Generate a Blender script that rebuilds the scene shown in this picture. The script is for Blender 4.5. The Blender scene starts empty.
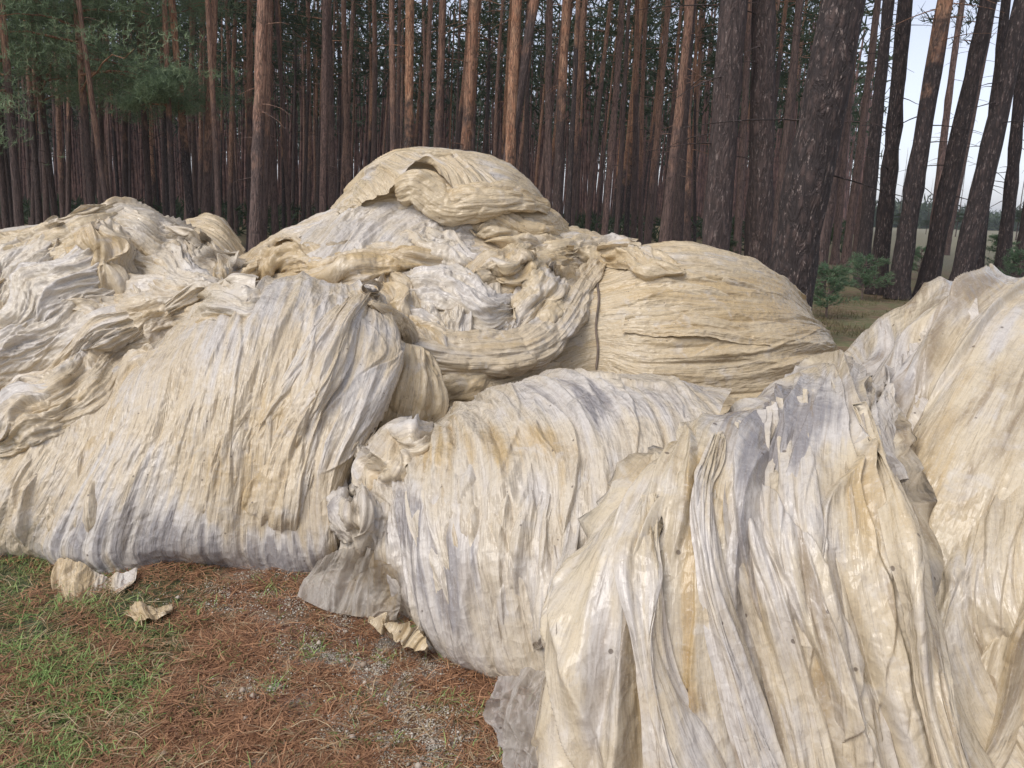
import bpy, math, random
import numpy as np
from mathutils import Vector, Matrix
from mathutils.bvhtree import BVHTree

random.seed(7)
RNG = np.random.default_rng(7)
SC = bpy.context.scene
COL = SC.collection
R = math.radians

# ------------------------------------------------------------------ camera
FPX, W, H = 790.0, 1024, 768
TILT, ROLL = R(12.3), R(1.6)
CAM = Vector((0, 0, 1.6))
CROT = (Matrix.Rotation(math.pi / 2 - TILT, 3, 'X') @ Matrix.Rotation(ROLL, 3, 'Z'))
cd = bpy.data.cameras.new('camera')
cd.sensor_width = 36
cd.lens = FPX / W * 36
cd.clip_start = 0.05
cd.clip_end = 5000
cam = bpy.data.objects.new('camera', cd)
cam.matrix_world = Matrix.Translation(CAM) @ CROT.to_4x4()
COL.objects.link(cam)
SC.camera = cam
CR = np.array(CROT)


def ray(px, py):
    return CROT @ Vector(((px - W / 2) / FPX, (H / 2 - py) / FPX, -1.0))


def P(px, py, Y):
    """the point seen at a photo pixel, Y metres in front of the viewer"""
    d = ray(px, py)
    return tuple(CAM + d * (Y / d.y))


def G(px, py, z=0.0):
    d = ray(px, py)
    return tuple(CAM + d * ((z - CAM.z) / d.z))


def project(V):
    q = (V - np.array(CAM)) @ CR
    w = np.maximum(-q[..., 2], 1e-3)
    return W / 2 + FPX * q[..., 0] / w, H / 2 - FPX * q[..., 1] / w


# ------------------------------------------------------------------ noise
_pr = np.random.default_rng(11)
_PERM = _pr.permutation(256).astype(np.int64)
_PERM = np.concatenate([_PERM, _PERM, _PERM])
_ga = _pr.uniform(0, 2 * np.pi, 256)
_GX, _GY = np.cos(_ga), np.sin(_ga)


def perlin(x, y, seed=0):
    x = x + seed * 17.31
    y = y + seed * 9.77
    xi = np.floor(x).astype(np.int64)
    yi = np.floor(y).astype(np.int64)
    xf, yf = x - xi, y - yi
    u = xf * xf * xf * (xf * (xf * 6 - 15) + 10)
    v = yf * yf * yf * (yf * (yf * 6 - 15) + 10)

    def g(ix, iy, dx, dy):
        h = _PERM[_PERM[ix & 255] + (iy & 255)]
        return _GX[h] * dx + _GY[h] * dy
    a = g(xi, yi, xf, yf)
    b = g(xi + 1, yi, xf - 1, yf)
    c = g(xi, yi + 1, xf, yf - 1)
    d = g(xi + 1, yi + 1, xf - 1, yf - 1)
    return ((a + (b - a) * u) * (1 - v) + (c + (d - c) * u) * v) * 1.5


def ridged(x, y, seed=0):
    r = 1 - np.abs(perlin(x, y, seed)) * 1.9
    return np.clip(r, 0, 1)


_WX = _pr.uniform(0, 1, 512)
_WY = _pr.uniform(0, 1, 512)
_WG = _pr.uniform(-1, 1, 512)
_WH = _pr.uniform(-1, 1, 512)


def facets(x, y, seed=0):
    """flat tilted facets meeting in straight creases (crumpled film), about -0.6 .. 0.6"""
    x = x + seed * 13.7
    y = y + seed * 7.9
    xi = np.floor(x).astype(np.int64)
    yi = np.floor(y).astype(np.int64)
    f1 = np.full(x.shape, 9.0)
    f2 = np.full(x.shape, 9.0)
    tilt = np.zeros(x.shape)
    for i in (-1, 0, 1):
        for j in (-1, 0, 1):
            h = _PERM[_PERM[(xi + i) & 255] + ((yi + j) & 255)]
            dx = x - (xi + i + _WX[h])
            dy = y - (yi + j + _WY[h])
            d = np.sqrt(dx * dx + dy * dy)
            n = d < f1
            f2 = np.where(n, f1, np.minimum(f2, d))
            tilt = np.where(n, _WG[h] * dx + _WH[h] * dy, tilt)
            f1 = np.where(n, d, f1)
    e = f2 - f1
    return np.clip(e, 0, 0.55) * 0.9 - 0.25 + tilt * np.clip(e / 0.22, 0, 1) * 0.8


def sstep(a, b, x):
    t = np.clip((x - a) / (b - a), 0, 1)
    return t * t * (3 - 2 * t)


# ------------------------------------------------------------------ linking
def tag(o, label=None, cat=None, group=None, kind=None):
    if label: o['label'] = label
    if cat: o['category'] = cat
    if group: o['group'] = group
    if kind: o['kind'] = kind
    return o


def empty(name, loc=(0, 0, 0)):
    o = bpy.data.objects.new(name, None)
    o.location = loc
    o.empty_display_size = 0.1
    COL.objects.link(o)
    return o


def link(name, me, mat=None, parent=None):
    o = bpy.data.objects.new(name, me)
    COL.objects.link(o)
    if mat and not me.materials:
        me.materials.append(mat)
    if parent:
        o.parent = parent
        if parent.type != 'EMPTY' or parent.location.length > 0:
            o.matrix_parent_inverse = Matrix.Translation(parent.location).inverted()
    return o


def raw_mesh(name, V, F, smooth=True, uv=None, attrs=None, nv=None):
    """V (n,3); F (m,k) with one k for every face"""
    V = np.asarray(V, np.float32).reshape(-1, 3)
    F = np.asarray(F, np.int32)
    m, k = F.shape
    me = bpy.data.meshes.new(name)
    me.vertices.add(len(V))
    me.vertices.foreach_set('co', V.ravel())
    me.loops.add(m * k)
    me.loops.foreach_set('vertex_index', F.ravel())
    me.polygons.add(m)
    me.polygons.foreach_set('loop_start', np.arange(0, m * k, k, dtype=np.int32))
    me.polygons.foreach_set('loop_total', np.full(m, k, np.int32))
    if smooth:
        me.polygons.foreach_set('use_smooth', np.ones(m, bool))
    me.update(calc_edges=True)
    if uv is not None:
        l = me.uv_layers.new(name='UVMap')
        l.data.foreach_set('uv', np.asarray(uv, np.float32).reshape(-1, 2)[F.ravel()].ravel())
    for nm, a in (attrs or {}).items():
        at = me.attributes.new(nm, 'FLOAT', 'POINT')
        at.data.foreach_set('value', np.asarray(a, np.float32).ravel())
    me.validate()
    return me


def grid_faces(nu, nv, wrap=False):
    i = np.arange(nu - 1)[:, None]
    n2 = nv if wrap else nv - 1
    j = np.arange(n2)[None, :]
    j1 = (j + 1) % nv
    a = i * nv + j
    b = i * nv + j1
    c = (i + 1) * nv + j1
    d = (i + 1) * nv + j
    return np.stack([a, b, c, d], -1).reshape(-1, 4)


# ------------------------------------------------------------------ nodes
class NT:
    def __init__(s, mat):
        mat.use_nodes = True
        s.t = mat.node_tree
        s.t.nodes.clear()

    def n(s, typ, ins=None, **kw):
        nd = s.t.nodes.new(typ)
        for k, v in kw.items():
            setattr(nd, k, v)
        for k, v in (ins or {}).items():
            sk = nd.inputs[k]
            if isinstance(v, bpy.types.NodeSocket):
                s.t.links.new(v, sk)
            else:
                sk.default_value = v
        return nd

    def math(s, op, a, b=0.0, clamp=False):
        return s.n('ShaderNodeMath', {0: a, 1: b}, operation=op, use_clamp=clamp).outputs[0]

    def mix(s, f, a, b):
        nd = s.t.nodes.new('ShaderNodeMix')
        nd.data_type = 'RGBA'
        for k, v in ((0, f), (6, a), (7, b)):
            if isinstance(v, bpy.types.NodeSocket):
                s.t.links.new(v, nd.inputs[k])
            else:
                nd.inputs[k].default_value = v if k == 0 else (*v[:3], 1)
        return nd.outputs[2]

    def rng(s, v, a, b, c=0.0, d=1.0):
        return s.n('ShaderNodeMapRange', {0: v, 1: a, 2: b, 3: c, 4: d}, interpolation_type='SMOOTHSTEP').outputs[0]

    def noise(s, vec, scale, detail=4.0, rough=0.55, dist=0.0):
        return s.n('ShaderNodeTexNoise', {'Vector': vec, 'Scale': scale, 'Detail': detail, 'Roughness': rough,
                                          'Distortion': dist}).outputs[0]

    def vscale(s, vec, xyz):
        return s.n('ShaderNodeVectorMath', {0: vec, 1: xyz}, operation='MULTIPLY').outputs[0]


def mat_film(name='plastic_film', cream=(0.615, 0.51, 0.36), sheer=0.0, lines=1.0, thinness=0.28, holes=False, facet_k=1.0):
    m = bpy.data.materials.new(name)
    t = NT(m)
    uv = t.n('ShaderNodeUVMap').outputs[0]
    geo = t.n('ShaderNodeTexCoord').outputs['Object']
    tint = t.n('ShaderNodeAttribute', attribute_name='tint').outputs['Fac']
    # long streaks follow the film, the sheet's own discolouring
    streak = t.noise(t.vscale(uv, (1.3, 17, 1)), 1.0, 5, 0.6, 0.6)
    fine = t.noise(t.vscale(uv, (5, 90, 1)), 1.0, 3, 0.6, 0.5)
    blot = t.noise(geo, 3.1, 5, 0.6, 0.3)
    blot2 = t.noise(geo, 9.0, 4, 0.6, 0.6)
    y = t.math('ADD', t.math('MULTIPLY', t.math('SUBTRACT', streak, 0.5), 2.4),
               t.math('MULTIPLY', t.math('SUBTRACT', blot, 0.5), 2.0))
    y = t.math('ADD', y, tint)
    col = t.mix(t.rng(y, 0.0, 1.0), cream, (0.54, 0.40, 0.215))
    col = t.mix(t.rng(y, 1.0, 2.1), col, (0.37, 0.225, 0.085))
    col = t.mix(t.rng(y, 0.05, -0.75), col, (0.61, 0.56, 0.50))
    col = t.mix(t.rng(y, -0.75, -1.5), col, (0.33, 0.305, 0.295))
    thin = t.math('ADD', t.math('MULTIPLY', t.noise(t.vscale(uv, (0.9, 6.5, 1)), 1.0, 5, 0.65, 0.8), 0.65), t.math('MULTIPLY', blot, 0.35))
    thin2 = t.noise(t.vscale(uv, (1.5, 15, 1)), 1.0, 5, 0.65, 1.0)
    col = t.mix(t.math('MULTIPLY', t.rng(thin, 0.50, 0.64), thinness), col, (0.40, 0.325, 0.225))
    col = t.mix(t.math('MULTIPLY', t.rng(thin2, 0.54, 0.66), thinness * 0.8), col, (0.29, 0.215, 0.135))
    # clean white scuffs and dull grime
    col = t.mix(t.math('MULTIPLY', t.rng(blot2, 0.55, 0.72), 0.45), col, (0.64, 0.60, 0.55))
    dl = t.math('ABSOLUTE', t.math('SUBTRACT', t.noise(t.vscale(uv, (1.6, 30, 1)), 1.0, 4, 0.6, 0.8), 0.5))
    dl2 = t.math('ABSOLUTE', t.math('SUBTRACT', t.noise(t.vscale(uv, (3.5, 75, 1)), 1.0, 3, 0.6, 0.8), 0.5))
    gate = t.rng(t.noise(geo, 2.3, 3, 0.6), 0.42, 0.62)
    dirt = t.math('MAXIMUM', t.math('MULTIPLY', t.rng(dl, 0.022, 0.0), gate), t.math('MULTIPLY', t.rng(dl2, 0.03, 0.0), 0.6))
    col = t.mix(t.math('MULTIPLY', dirt, 0.5 * lines + 0.12), col, (0.20, 0.145, 0.10))
    col = t.mix(t.math('MULTIPLY', t.rng(fine, 0.56, 0.74), 0.40), col, (0.30, 0.245, 0.19))
    grain = t.noise(geo, 130, 3, 0.7)
    col = t.mix(t.math('MULTIPLY', t.rng(grain, 0.52, 0.75), 0.30), col, (0.24, 0.20, 0.16))
    col = t.mix(t.math('MULTIPLY', t.rng(grain, 0.46, 0.28), 0.35), col, (0.66, 0.62, 0.56))
    col = t.mix(t.math('MULTIPLY', t.rng(t.noise(geo, 22, 3, 0.7), 0.60, 0.75), 0.30), col, (0.33, 0.29, 0.25))
    # specks of dirt
    vor = t.n('ShaderNodeTexVoronoi', {'Vector': geo, 'Scale': 11.5 if holes else 17.0, 'Randomness': 0.7 if holes else 1.0})
    keep = t.math('GREATER_THAN', t.n('ShaderNodeSeparateColor', {0: vor.outputs['Color']}).outputs[0], 0.35 if holes else 0.55)
    sp = t.math('MULTIPLY', t.rng(vor.outputs['Distance'], 0.095, 0.065), keep)
    col = t.mix(t.math('MULTIPLY', sp, 0.75), col, (0.12, 0.09, 0.07))
    # wrinkles too small to be built
    def crease(v, sc, det=2, dist=0.5):
        return t.math('ABSOLUTE', t.math('SUBTRACT', t.noise(v, sc, det, 0.5, dist), 0.5))
    k1 = crease(t.vscale(uv, (2.0, 22, 1)), 1.0)
    k2 = crease(t.vscale(uv, (4.5, 58, 1)), 1.0)
    k3 = crease(t.vscale(uv, (11, 130, 1)), 1.0)
    def facet(v, sc):
        w = t.n('ShaderNodeVectorMath', {0: v, 1: t.vscale(t.n('ShaderNodeTexNoise', {'Vector': v, 'Scale': sc * 0.7, 'Detail': 2.0}).outputs['Color'], (0.6 / sc, 0.6 / sc, 0.6 / sc))}, operation='ADD').outputs[0]
        f1 = t.n('ShaderNodeTexVoronoi', {'Vector': w, 'Scale': sc}, feature='F1').outputs['Distance']
        f2 = t.n('ShaderNodeTexVoronoi', {'Vector': w, 'Scale': sc}, feature='F2').outputs['Distance']
        return t.math('SUBTRACT', f2, f1)
    k4 = facet(t.vscale(uv, (0.42, 1, 1)), 11.0)
    k5 = facet(t.vscale(uv, (0.5, 1, 1)), 29.0)
    k6 = facet(geo, 21.0)
    hgt = t.math('MULTIPLY', k1, 1.7 * lines)
    for kk, wgt in ((k2, 0.9 * lines), (k3, 0.28 * lines), (k4, 0.75 * facet_k), (k5, 0.38 * facet_k), (k6, 0.30 * facet_k)):
        hgt = t.math('ADD', hgt, t.math('MULTIPLY', kk, wgt))
    bump = t.n('ShaderNodeBump', {'Strength': 0.75, 'Distance': 0.016, 'Height': hgt}, invert=True).outputs[0]
    rough = t.rng(blot2, 0.3, 0.7, 0.12 if holes else 0.17, 0.34 if holes else 0.40)
    b = t.n('ShaderNodeBsdfPrincipled', {'Base Color': col, 'Roughness': rough, 'Normal': bump, 'IOR': 1.45})
    tr = t.n('ShaderNodeBsdfTranslucent', {'Color': col})
    mx = t.n('ShaderNodeMixShader', {0: 0.12 + sheer, 1: b.outputs[0], 2: tr.outputs[0]})
    if sheer > 0:
        tp = t.n('ShaderNodeBsdfTransparent', {'Color': (0.9, 0.88, 0.85, 1)})
        mx = t.n('ShaderNodeMixShader', {0: sheer * 0.8, 1: mx.outputs[0], 2: tp.outputs[0]})
    t.n('ShaderNodeOutputMaterial', {0: mx.outputs[0]})
    return m


FILM = mat_film(lines=0.7)
FILM_G = mat_film('plastic_film_glossy', (0.63, 0.535, 0.385), 0.0, 0.4, 0.85, True, 0.8)
FILM_W = mat_film('plastic_film_pale', (0.63, 0.548, 0.425), 0.0, 0.55, 0.35)
FILM_Y = mat_film('plastic_film_yellowed', (0.61, 0.495, 0.325), 0.0, 0.8)
FILM_S = mat_film('plastic_film_sheer', (0.60, 0.55, 0.475), 0.30, 0.3)


def mat_simple(name, col, rough=0.8, bump=0.0, var=0.4, scale=8.0):
    m = bpy.data.materials.new(name)
    t = NT(m)
    geo = t.n('ShaderNodeTexCoord').outputs['Object']
    rnd = t.n('ShaderNodeObjectInfo').outputs['Random']
    nz = t.noise(geo, scale, 4, 0.6)
    c = t.mix(t.rng(nz, 0.3, 0.7), [x * (1 - var) for x in col], [min(1, x * (1 + var)) for x in col])
    c = t.mix(t.math('MULTIPLY', rnd, 0.35), c, [x * 0.55 for x in col])
    ins = {'Base Color': c, 'Roughness': rough}
    if bump:
        ins['Normal'] = t.n('ShaderNodeBump', {'Strength': bump, 'Distance': 0.02, 'Height': nz}).outputs[0]
    b = t.n('ShaderNodeBsdfPrincipled', ins)
    t.n('ShaderNodeOutputMaterial', {0: b.outputs[0]})
    return m


def mat_bark():
    m = bpy.data.materials.new('pine_bark')
    t = NT(m)
    oc = t.n('ShaderNodeTexCoord').outputs['Object']
    rnd = t.n('ShaderNodeObjectInfo').outputs['Random']
    hgt = t.n('ShaderNodeAttribute', attribute_type='OBJECT', attribute_name='orange_height').outputs['Fac']
    pale = t.n('ShaderNodeAttribute', attribute_type='OBJECT', attribute_name='pale_bark').outputs['Fac']
    z = t.n('ShaderNodeSeparateXYZ', {0: oc}).outputs[2]
    off = t.n('ShaderNodeVectorMath', {0: oc, 1: t.n('ShaderNodeCombineXYZ', {0: t.math('MULTIPLY', rnd, 91.0), 2: t.math('MULTIPLY', rnd, 37.0)}).outputs[0]}, operation='ADD').outputs[0]
    pv = t.vscale(off, (1, 1, 0.2))
    plates = t.n('ShaderNodeTexVoronoi', {'Vector': pv, 'Scale': 26.0, 'Randomness': 1.0}, feature='F1')
    pd = plates.outputs['Distance']
    n1 = t.noise(pv, 40, 4, 0.7)
    low = t.mix(t.rng(pd, 0.15, 0.6), (0.085, 0.056, 0.047), (0.030, 0.021, 0.019))
    low = t.mix(t.rng(n1, 0.575, 0.635), low, (0.25, 0.195, 0.17))
    up = t.mix(t.rng(t.noise(t.vscale(off, (1, 1, 0.5)), 7, 4, 0.6), 0.3, 0.7), (0.45, 0.205, 0.105), (0.56, 0.32, 0.19))
    up = t.mix(t.rng(n1, 0.55, 0.70), up, (0.12, 0.075, 0.06))
    tr = t.math('ADD', t.math('SUBTRACT', z, hgt), t.math('MULTIPLY', t.math('SUBTRACT', t.noise(off, 1.6, 4, 0.7), 0.5), 6.0))
    col = t.mix(t.rng(tr, -0.9, 0.9), low, up)
    mid = t.mix(t.rng(n1, 0.45, 0.65), (0.44, 0.28, 0.225), (0.20, 0.125, 0.10))
    col = t.mix(t.math('MULTIPLY', pale, 0.85), col, mid)
    col = t.mix(t.math('MULTIPLY', rnd, 0.35), col, (0.07, 0.052, 0.05))
    ck = t.math('ABSOLUTE', t.math('SUBTRACT', t.noise(t.vscale(off, (1, 1, 0.16)), 15, 4, 0.6, 0.6), 0.5))
    h = t.math('ADD', t.math('ADD', t.math('MULTIPLY', pd, -0.4), t.math('MULTIPLY', n1, 0.6)), t.math('MULTIPLY', t.math('MINIMUM', ck, 0.12), 6.0))
    col = t.mix(t.math('MULTIPLY', t.rng(ck, 0.06, 0.0), 0.7), col, (0.022, 0.015, 0.013))
    bump = t.n('ShaderNodeBump', {'Strength': 0.8, 'Distance': 0.035, 'Height': h}).outputs[0]
    b = t.n('ShaderNodeBsdfPrincipled', {'Base Color': col, 'Roughness': 0.85, 'Normal': bump})
    t.n('ShaderNodeOutputMaterial', {0: b.outputs[0]})
    return m


def mat_leaf(name, c1, c2):
    m = bpy.data.materials.new(name)
    t = NT(m)
    oc = t.n('ShaderNodeTexCoord').outputs['Object']
    rnd = t.n('ShaderNodeObjectInfo').outputs['Random']
    nz = t.noise(oc, 1.7, 3, 0.6)
    isl = t.n('ShaderNodeNewGeometry').outputs['Random Per Island']
    f = t.math('ADD', t.math('MULTIPLY', nz, 0.7), t.math('MULTIPLY', isl, 0.4))
    c = t.mix(t.rng(f, 0.3, 0.85), c1, c2)
    c = t.mix(t.math('MULTIPLY', rnd, 0.3), c, c1)
    b = t.n('ShaderNodeBsdfPrincipled', {'Base Color': c, 'Roughness': 0.6})
    tl = t.n('ShaderNodeBsdfTranslucent', {'Color': c})
    mx = t.n('ShaderNodeMixShader', {0: 0.35, 1: b.outputs[0], 2: tl.outputs[0]})
    t.n('ShaderNodeOutputMaterial', {0: mx.outputs[0]})
    return m


BARK = mat_bark()
NEEDLE = mat_leaf('pine_needles', (0.030, 0.050, 0.022), (0.080, 0.110, 0.048))
NEEDLE_B = mat_leaf('young_pine_needles', (0.10, 0.175, 0.095), (0.27, 0.36, 0.20))
TWIG = mat_simple('dead_twig', (0.15, 0.105, 0.085))

# ------------------------------------------------------------------ film surfaces


def cat_rom(C, subs):
    """Catmull-Rom along axis 0 of C (n,m,3); subs = steps in each of the n-1 spans"""
    n = len(C)
    E = np.concatenate([[2 * C[0] - C[1]], C, [2 * C[-1] - C[-2]]])
    out = []
    for i in range(n - 1):
        k = subs[i]
        tt = np.arange(k) / k
        if i == n - 2:
            tt = np.append(tt, 1.0)
        tt = tt.reshape((-1,) + (1,) * (C.ndim - 1))
        p0, p1, p2, p3 = E[i], E[i + 1], E[i + 2], E[i + 3]
        out.append(0.5 * ((2 * p1) + (-p0 + p2) * tt + (2 * p0 - 5 * p1 + 4 * p2 - p3) * tt ** 2 + (-p0 + 3 * p1 - 3 * p2 + p3) * tt ** 3))
    return np.concatenate(out)


def dense(ctrl, us, vs):
    C = np.array(ctrl, float)
    D = cat_rom(C, us)
    D = cat_rom(np.swapaxes(D, 0, 1), vs)
    return np.swapaxes(D, 0, 1).copy()


def normals(D):
    du = np.gradient(D, axis=0)
    dv = np.gradient(D, axis=1)
    N = np.cross(dv, du)
    L = np.linalg.norm(N, axis=-1, keepdims=True)
    return N / np.maximum(L, 1e-9)


def metric(D):
    ds = np.linalg.norm(np.diff(D, axis=0), axis=-1).mean(1)
    dt = np.linalg.norm(np.diff(D, axis=1), axis=-1).mean(0)
    s = np.concatenate([[0], np.cumsum(ds)])
    t = np.concatenate([[0], np.cumsum(dt)])
    return np.meshgrid(s, t, indexing='ij')


def fold(s, t, seed, a):
    """height of film gathered into folds that run along s; a = dict of amplitudes (m)"""
    f = a.get('freq', 1.0)
    tw = t + 0.09 * perlin(s * 0.9, t * 1.1, seed + 1) + 0.012 * perlin(s * 2.6, t * 3.3, seed + 2)
    h = a['big'] * 1.6 * perlin(s * 0.55, tw * 2.3 * f, seed + 3)
    gate = sstep(-0.35, 0.35, perlin(s * 1.3, tw * 2.4, seed + 9))
    gate2 = sstep(-0.3, 0.3, perlin(s * 1.6, tw * 3.1, seed + 10))
    r = ridged(s * 0.55, tw * 5.0 * f, seed + 4)
    h = h + a['mid'] * (r ** 1.8) * (0.35 + 0.65 * gate)
    # narrow valleys where the film is pinched together
    c1 = np.exp(-(perlin(s * 0.5, tw * 6.5 * f, seed + 11) / 0.085) ** 2)
    h = h - a['mid'] * 0.75 * c1 * (0.25 + 0.75 * gate2)
    c2 = np.exp(-(perlin(s * 0.8, tw * 15 * f, seed + 12) / 0.12) ** 2)
    h = h - a['fine'] * 0.8 * c2 * gate
    r2 = ridged(s * 1.1, tw * 13 * f, seed + 5)
    h = h + a['fine'] * (r2 ** 1.5) * (0.25 + 0.75 * (1 - gate))
    h = h + a['fine'] * 0.55 * (ridged(s * 2.2, tw * 34 * f, seed + 6) ** 1.3) * (0.3 + 0.7 * gate2)
    # crumple: creases in every direction, flat facets between
    cw = a['crumple']
    cf = a.get('cfreq', 1.0)
    if cw:
        x = s + 0.035 * perlin(s * 4, t * 4, seed + 21)
        y = t + 0.035 * perlin(s * 4, t * 4, seed + 22)
        g2 = sstep(-0.25, 0.45, perlin(s * 2.2, t * 2.6, seed + 23))
        c = facets(x * 1.7 * cf, y * 4.6 * cf, seed + 24) + 0.5 * facets(x * 5.0 * cf, y * 12 * cf, seed + 25) + 0.22 * facets(x * 14 * cf, y * 27 * cf, seed + 26)
        h = h + cw * c * (0.25 + 0.9 * g2)
    return h


COARSE = []


def film(D, seed, amps, axis='u', ang=0.0, layers=6, lift=0.010, tint0=0.0, tintv=0.25, spots=(), pin=None, soft=None,
         lay_w=(0.12, 0.45), lay_l=(0.5, 1.6), pleats=26, plift=1.0, ridges=24, rh=0.018, rw=(0.025, 0.10), rl=(0.5, 2.2), fan=0.12):
    """displace a smooth dense grid D with layered, folded film. Returns V, uv, tint"""
    rg = np.random.default_rng(seed)
    N = normals(D)
    s0, t0 = metric(D)
    if axis == 'v':
        s0, t0 = t0, s0
    ca, sa = math.cos(ang), math.sin(ang)
    s = ca * s0 + sa * t0
    t = -sa * s0 + ca * t0
    Hh = fold(s, t, seed, amps)
    tn = np.full(s.shape, tint0)
    small = dict(amps)
    small['big'] = 0.0
    small['mid'] = amps['mid'] * 0.7
    big = amps['big'] * 1.6 * perlin(s * 0.55, (t + 0.10 * perlin(s * 1.1, t * 1.1, seed + 1) + 0.03 * perlin(s * 3.3, t * 3.3, seed + 2)) * 2.3 * amps.get('freq', 1.0), seed + 3)
    smin, smax, tmin, tmax = s.min(), s.max(), t.min(), t.max()
    for k in range(layers):
        a = rg.normal(0, 0.20)
        cs, ct = rg.uniform(smin, smax), rg.uniform(tmin, tmax)
        x = math.cos(a) * (s - cs) + math.sin(a) * (t - ct)
        y = -math.sin(a) * (s - cs) + math.cos(a) * (t - ct)
        w = rg.uniform(*lay_w)
        L = rg.uniform(*lay_l)
        y = y + 0.10 * perlin(x * 1.3, y * 0.6, seed * 3 + k) + 0.018 * perlin(x * 7, y * 4, seed * 3 + k + 50)
        lens = 1 - (np.abs(x) / (L / 2)) ** 1.4 + 0.15 * perlin(x * 5, y * 3, seed + k + 70)
        e = w / 2 * lens - np.abs(y)
        if e.max() < 0:
            continue
        q = e > 0
        eq = e[q]
        hk = big[q] + fold(x[q], y[q], seed + 100 + k * 13, small) + lift * rg.uniform(0.6, 1.5) + lift * 0.7 * np.exp(-(eq / 0.022) ** 2)
        m = sstep(0.0, 0.010, eq)
        Hh[q] = Hh[q] * (1 - m) + np.maximum(hk, Hh[q] + 0.003) * m
        tn[q] = tn[q] * (1 - m) + (tint0 + rg.normal(0, tintv)) * m
    # taut ridges and pinched valleys: sharp crest, long, running out at both ends
    for k in range(ridges):
        a = rg.normal(0, fan)
        cs, ct = rg.uniform(smin, smax), rg.uniform(tmin, tmax)
        L = rg.uniform(*rl)
        w = rg.uniform(*rw)
        q = (np.abs(s - cs) < L / 2) & (np.abs(t - ct) < w + 0.35)
        if not q.any():
            continue
        x = math.cos(a) * (s[q] - cs) + math.sin(a) * (t[q] - ct)
        y = -math.sin(a) * (s[q] - cs) + math.cos(a) * (t[q] - ct)
        y = y + 0.05 * perlin(x * 0.9, y * 0.4, seed * 7 + k) + 0.006 * perlin(x * 6, y * 3, seed * 7 + k + 40)
        lens = np.clip(1 - (np.abs(x) / (L / 2)) ** 2, 0, 1)
        ww = w * (0.45 + 0.55 * lens)
        skew = rg.uniform(0.5, 1.6)
        v = np.where(y > 0, y / ww * skew, -y / ww / skew)
        p = np.clip(1 - v, 0, 1) ** 1.7 * np.sqrt(lens) * rh * rg.uniform(0.35, 1.25) * min(1.0, 0.4 + w / 0.08)
        Hh[q] += p * (1 if rg.uniform() < 0.62 else -0.8)
    # pleats: long lens-shaped overlaps, a free edge on one side, run out at both ends
    for k in range(pleats):
        a = rg.normal(0, 0.10)
        cs, ct = rg.uniform(smin, smax), rg.uniform(tmin, tmax)
        L = rg.uniform(0.5, 1.9)
        w = rg.uniform(0.035, 0.15)
        q = (np.abs(s - cs) < L / 2) & (np.abs(t - ct) < w + 0.25)
        if not q.any():
            continue
        x = math.cos(a) * (s[q] - cs) + math.sin(a) * (t[q] - ct)
        y = -math.sin(a) * (s[q] - cs) + math.cos(a) * (t[q] - ct)
        y = y + 0.06 * perlin(x * 1.1, y * 0.5, seed * 5 + k) + 0.008 * perlin(x * 7, y * 3, seed * 5 + k + 40)
        lens = np.clip(1 - (np.abs(x) / (L / 2)) ** 2, 0, 1)
        v = y / (w * lens + 1e-4) + 0.5
        if rg.uniform() < 0.5:
            v = 1 - v
        edge = np.clip((1 - v) * (w * lens) / 0.009, 0, 1)
        p = np.where((v > 0) & (v < 1), np.clip(v, 0, 1) ** 1.3 * edge, 0)
        p = p * plift * rg.uniform(0.008, 0.024) * np.sqrt(lens)
        Hh[q] += p
        tn[q] += rg.normal(0, tintv * 0.5) * np.clip(p * 200, 0, 1)
    if pin is not None:
        Hh = Hh * pin
    if soft is not None:
        Hh = Hh * soft
    V = D + N * Hh[..., None]
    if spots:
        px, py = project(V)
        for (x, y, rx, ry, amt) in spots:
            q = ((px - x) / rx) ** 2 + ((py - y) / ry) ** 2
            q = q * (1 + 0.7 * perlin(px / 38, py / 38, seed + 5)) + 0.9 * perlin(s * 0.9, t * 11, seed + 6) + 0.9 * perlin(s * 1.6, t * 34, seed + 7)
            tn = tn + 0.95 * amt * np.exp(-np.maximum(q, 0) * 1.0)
        tn = tn + 0.0
    return V, np.stack([s, t], -1), tn


def film_obj(name, D, mat, seed, amps, parent=None, flip=False, coarse=True, **kw):
    V, uv, tn = film(D, seed, amps, **kw)
    nu, nv = D.shape[:2]
    F = grid_faces(nu, nv)
    me = raw_mesh(name, V, F, True, uv, {'tint': tn})
    o = link(name, me, mat, parent)
    if coarse:
        ku, kv = max(1, nu // 90), max(1, nv // 90)
        Vc = V[::ku, ::kv]
        Fc = grid_faces(*Vc.shape[:2])
        COARSE.append((Vc.reshape(-1, 3), Fc))
    return o


_bvh = [None]


def build_bvh():
    vs, fs, k = [], [], 0
    for V, F in COARSE:
        vs.append(V)
        fs.append(F + k)
        k += len(V)
    _bvh[0] = BVHTree.FromPolygons([tuple(v) for v in np.concatenate(vs)], [tuple(int(q) for q in f) for f in np.concatenate(fs)])


def on(px, py, off=0.0, dy=4.5):
    """the point of the piled film seen at a pixel, lifted off it by `off` metres"""
    d = ray(px, py).normalized()
    hit = _bvh[0].ray_cast(CAM, d)
    if hit[0] is None or hit[0].z < 0:
        return G(px, py, 0.01)
    n = hit[1]
    if n.dot(d) > 0:
        n = -n
    return tuple(hit[0] + (n * 0.6 - d * 0.4).normalized() * off)


def smooth_path(pts, n):
    C = np.array(pts, float)[:, None, :]
    k = max(2, n // (len(pts) - 1))
    return cat_rom(C, [k] * (len(pts) - 1))[:, 0]


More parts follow.
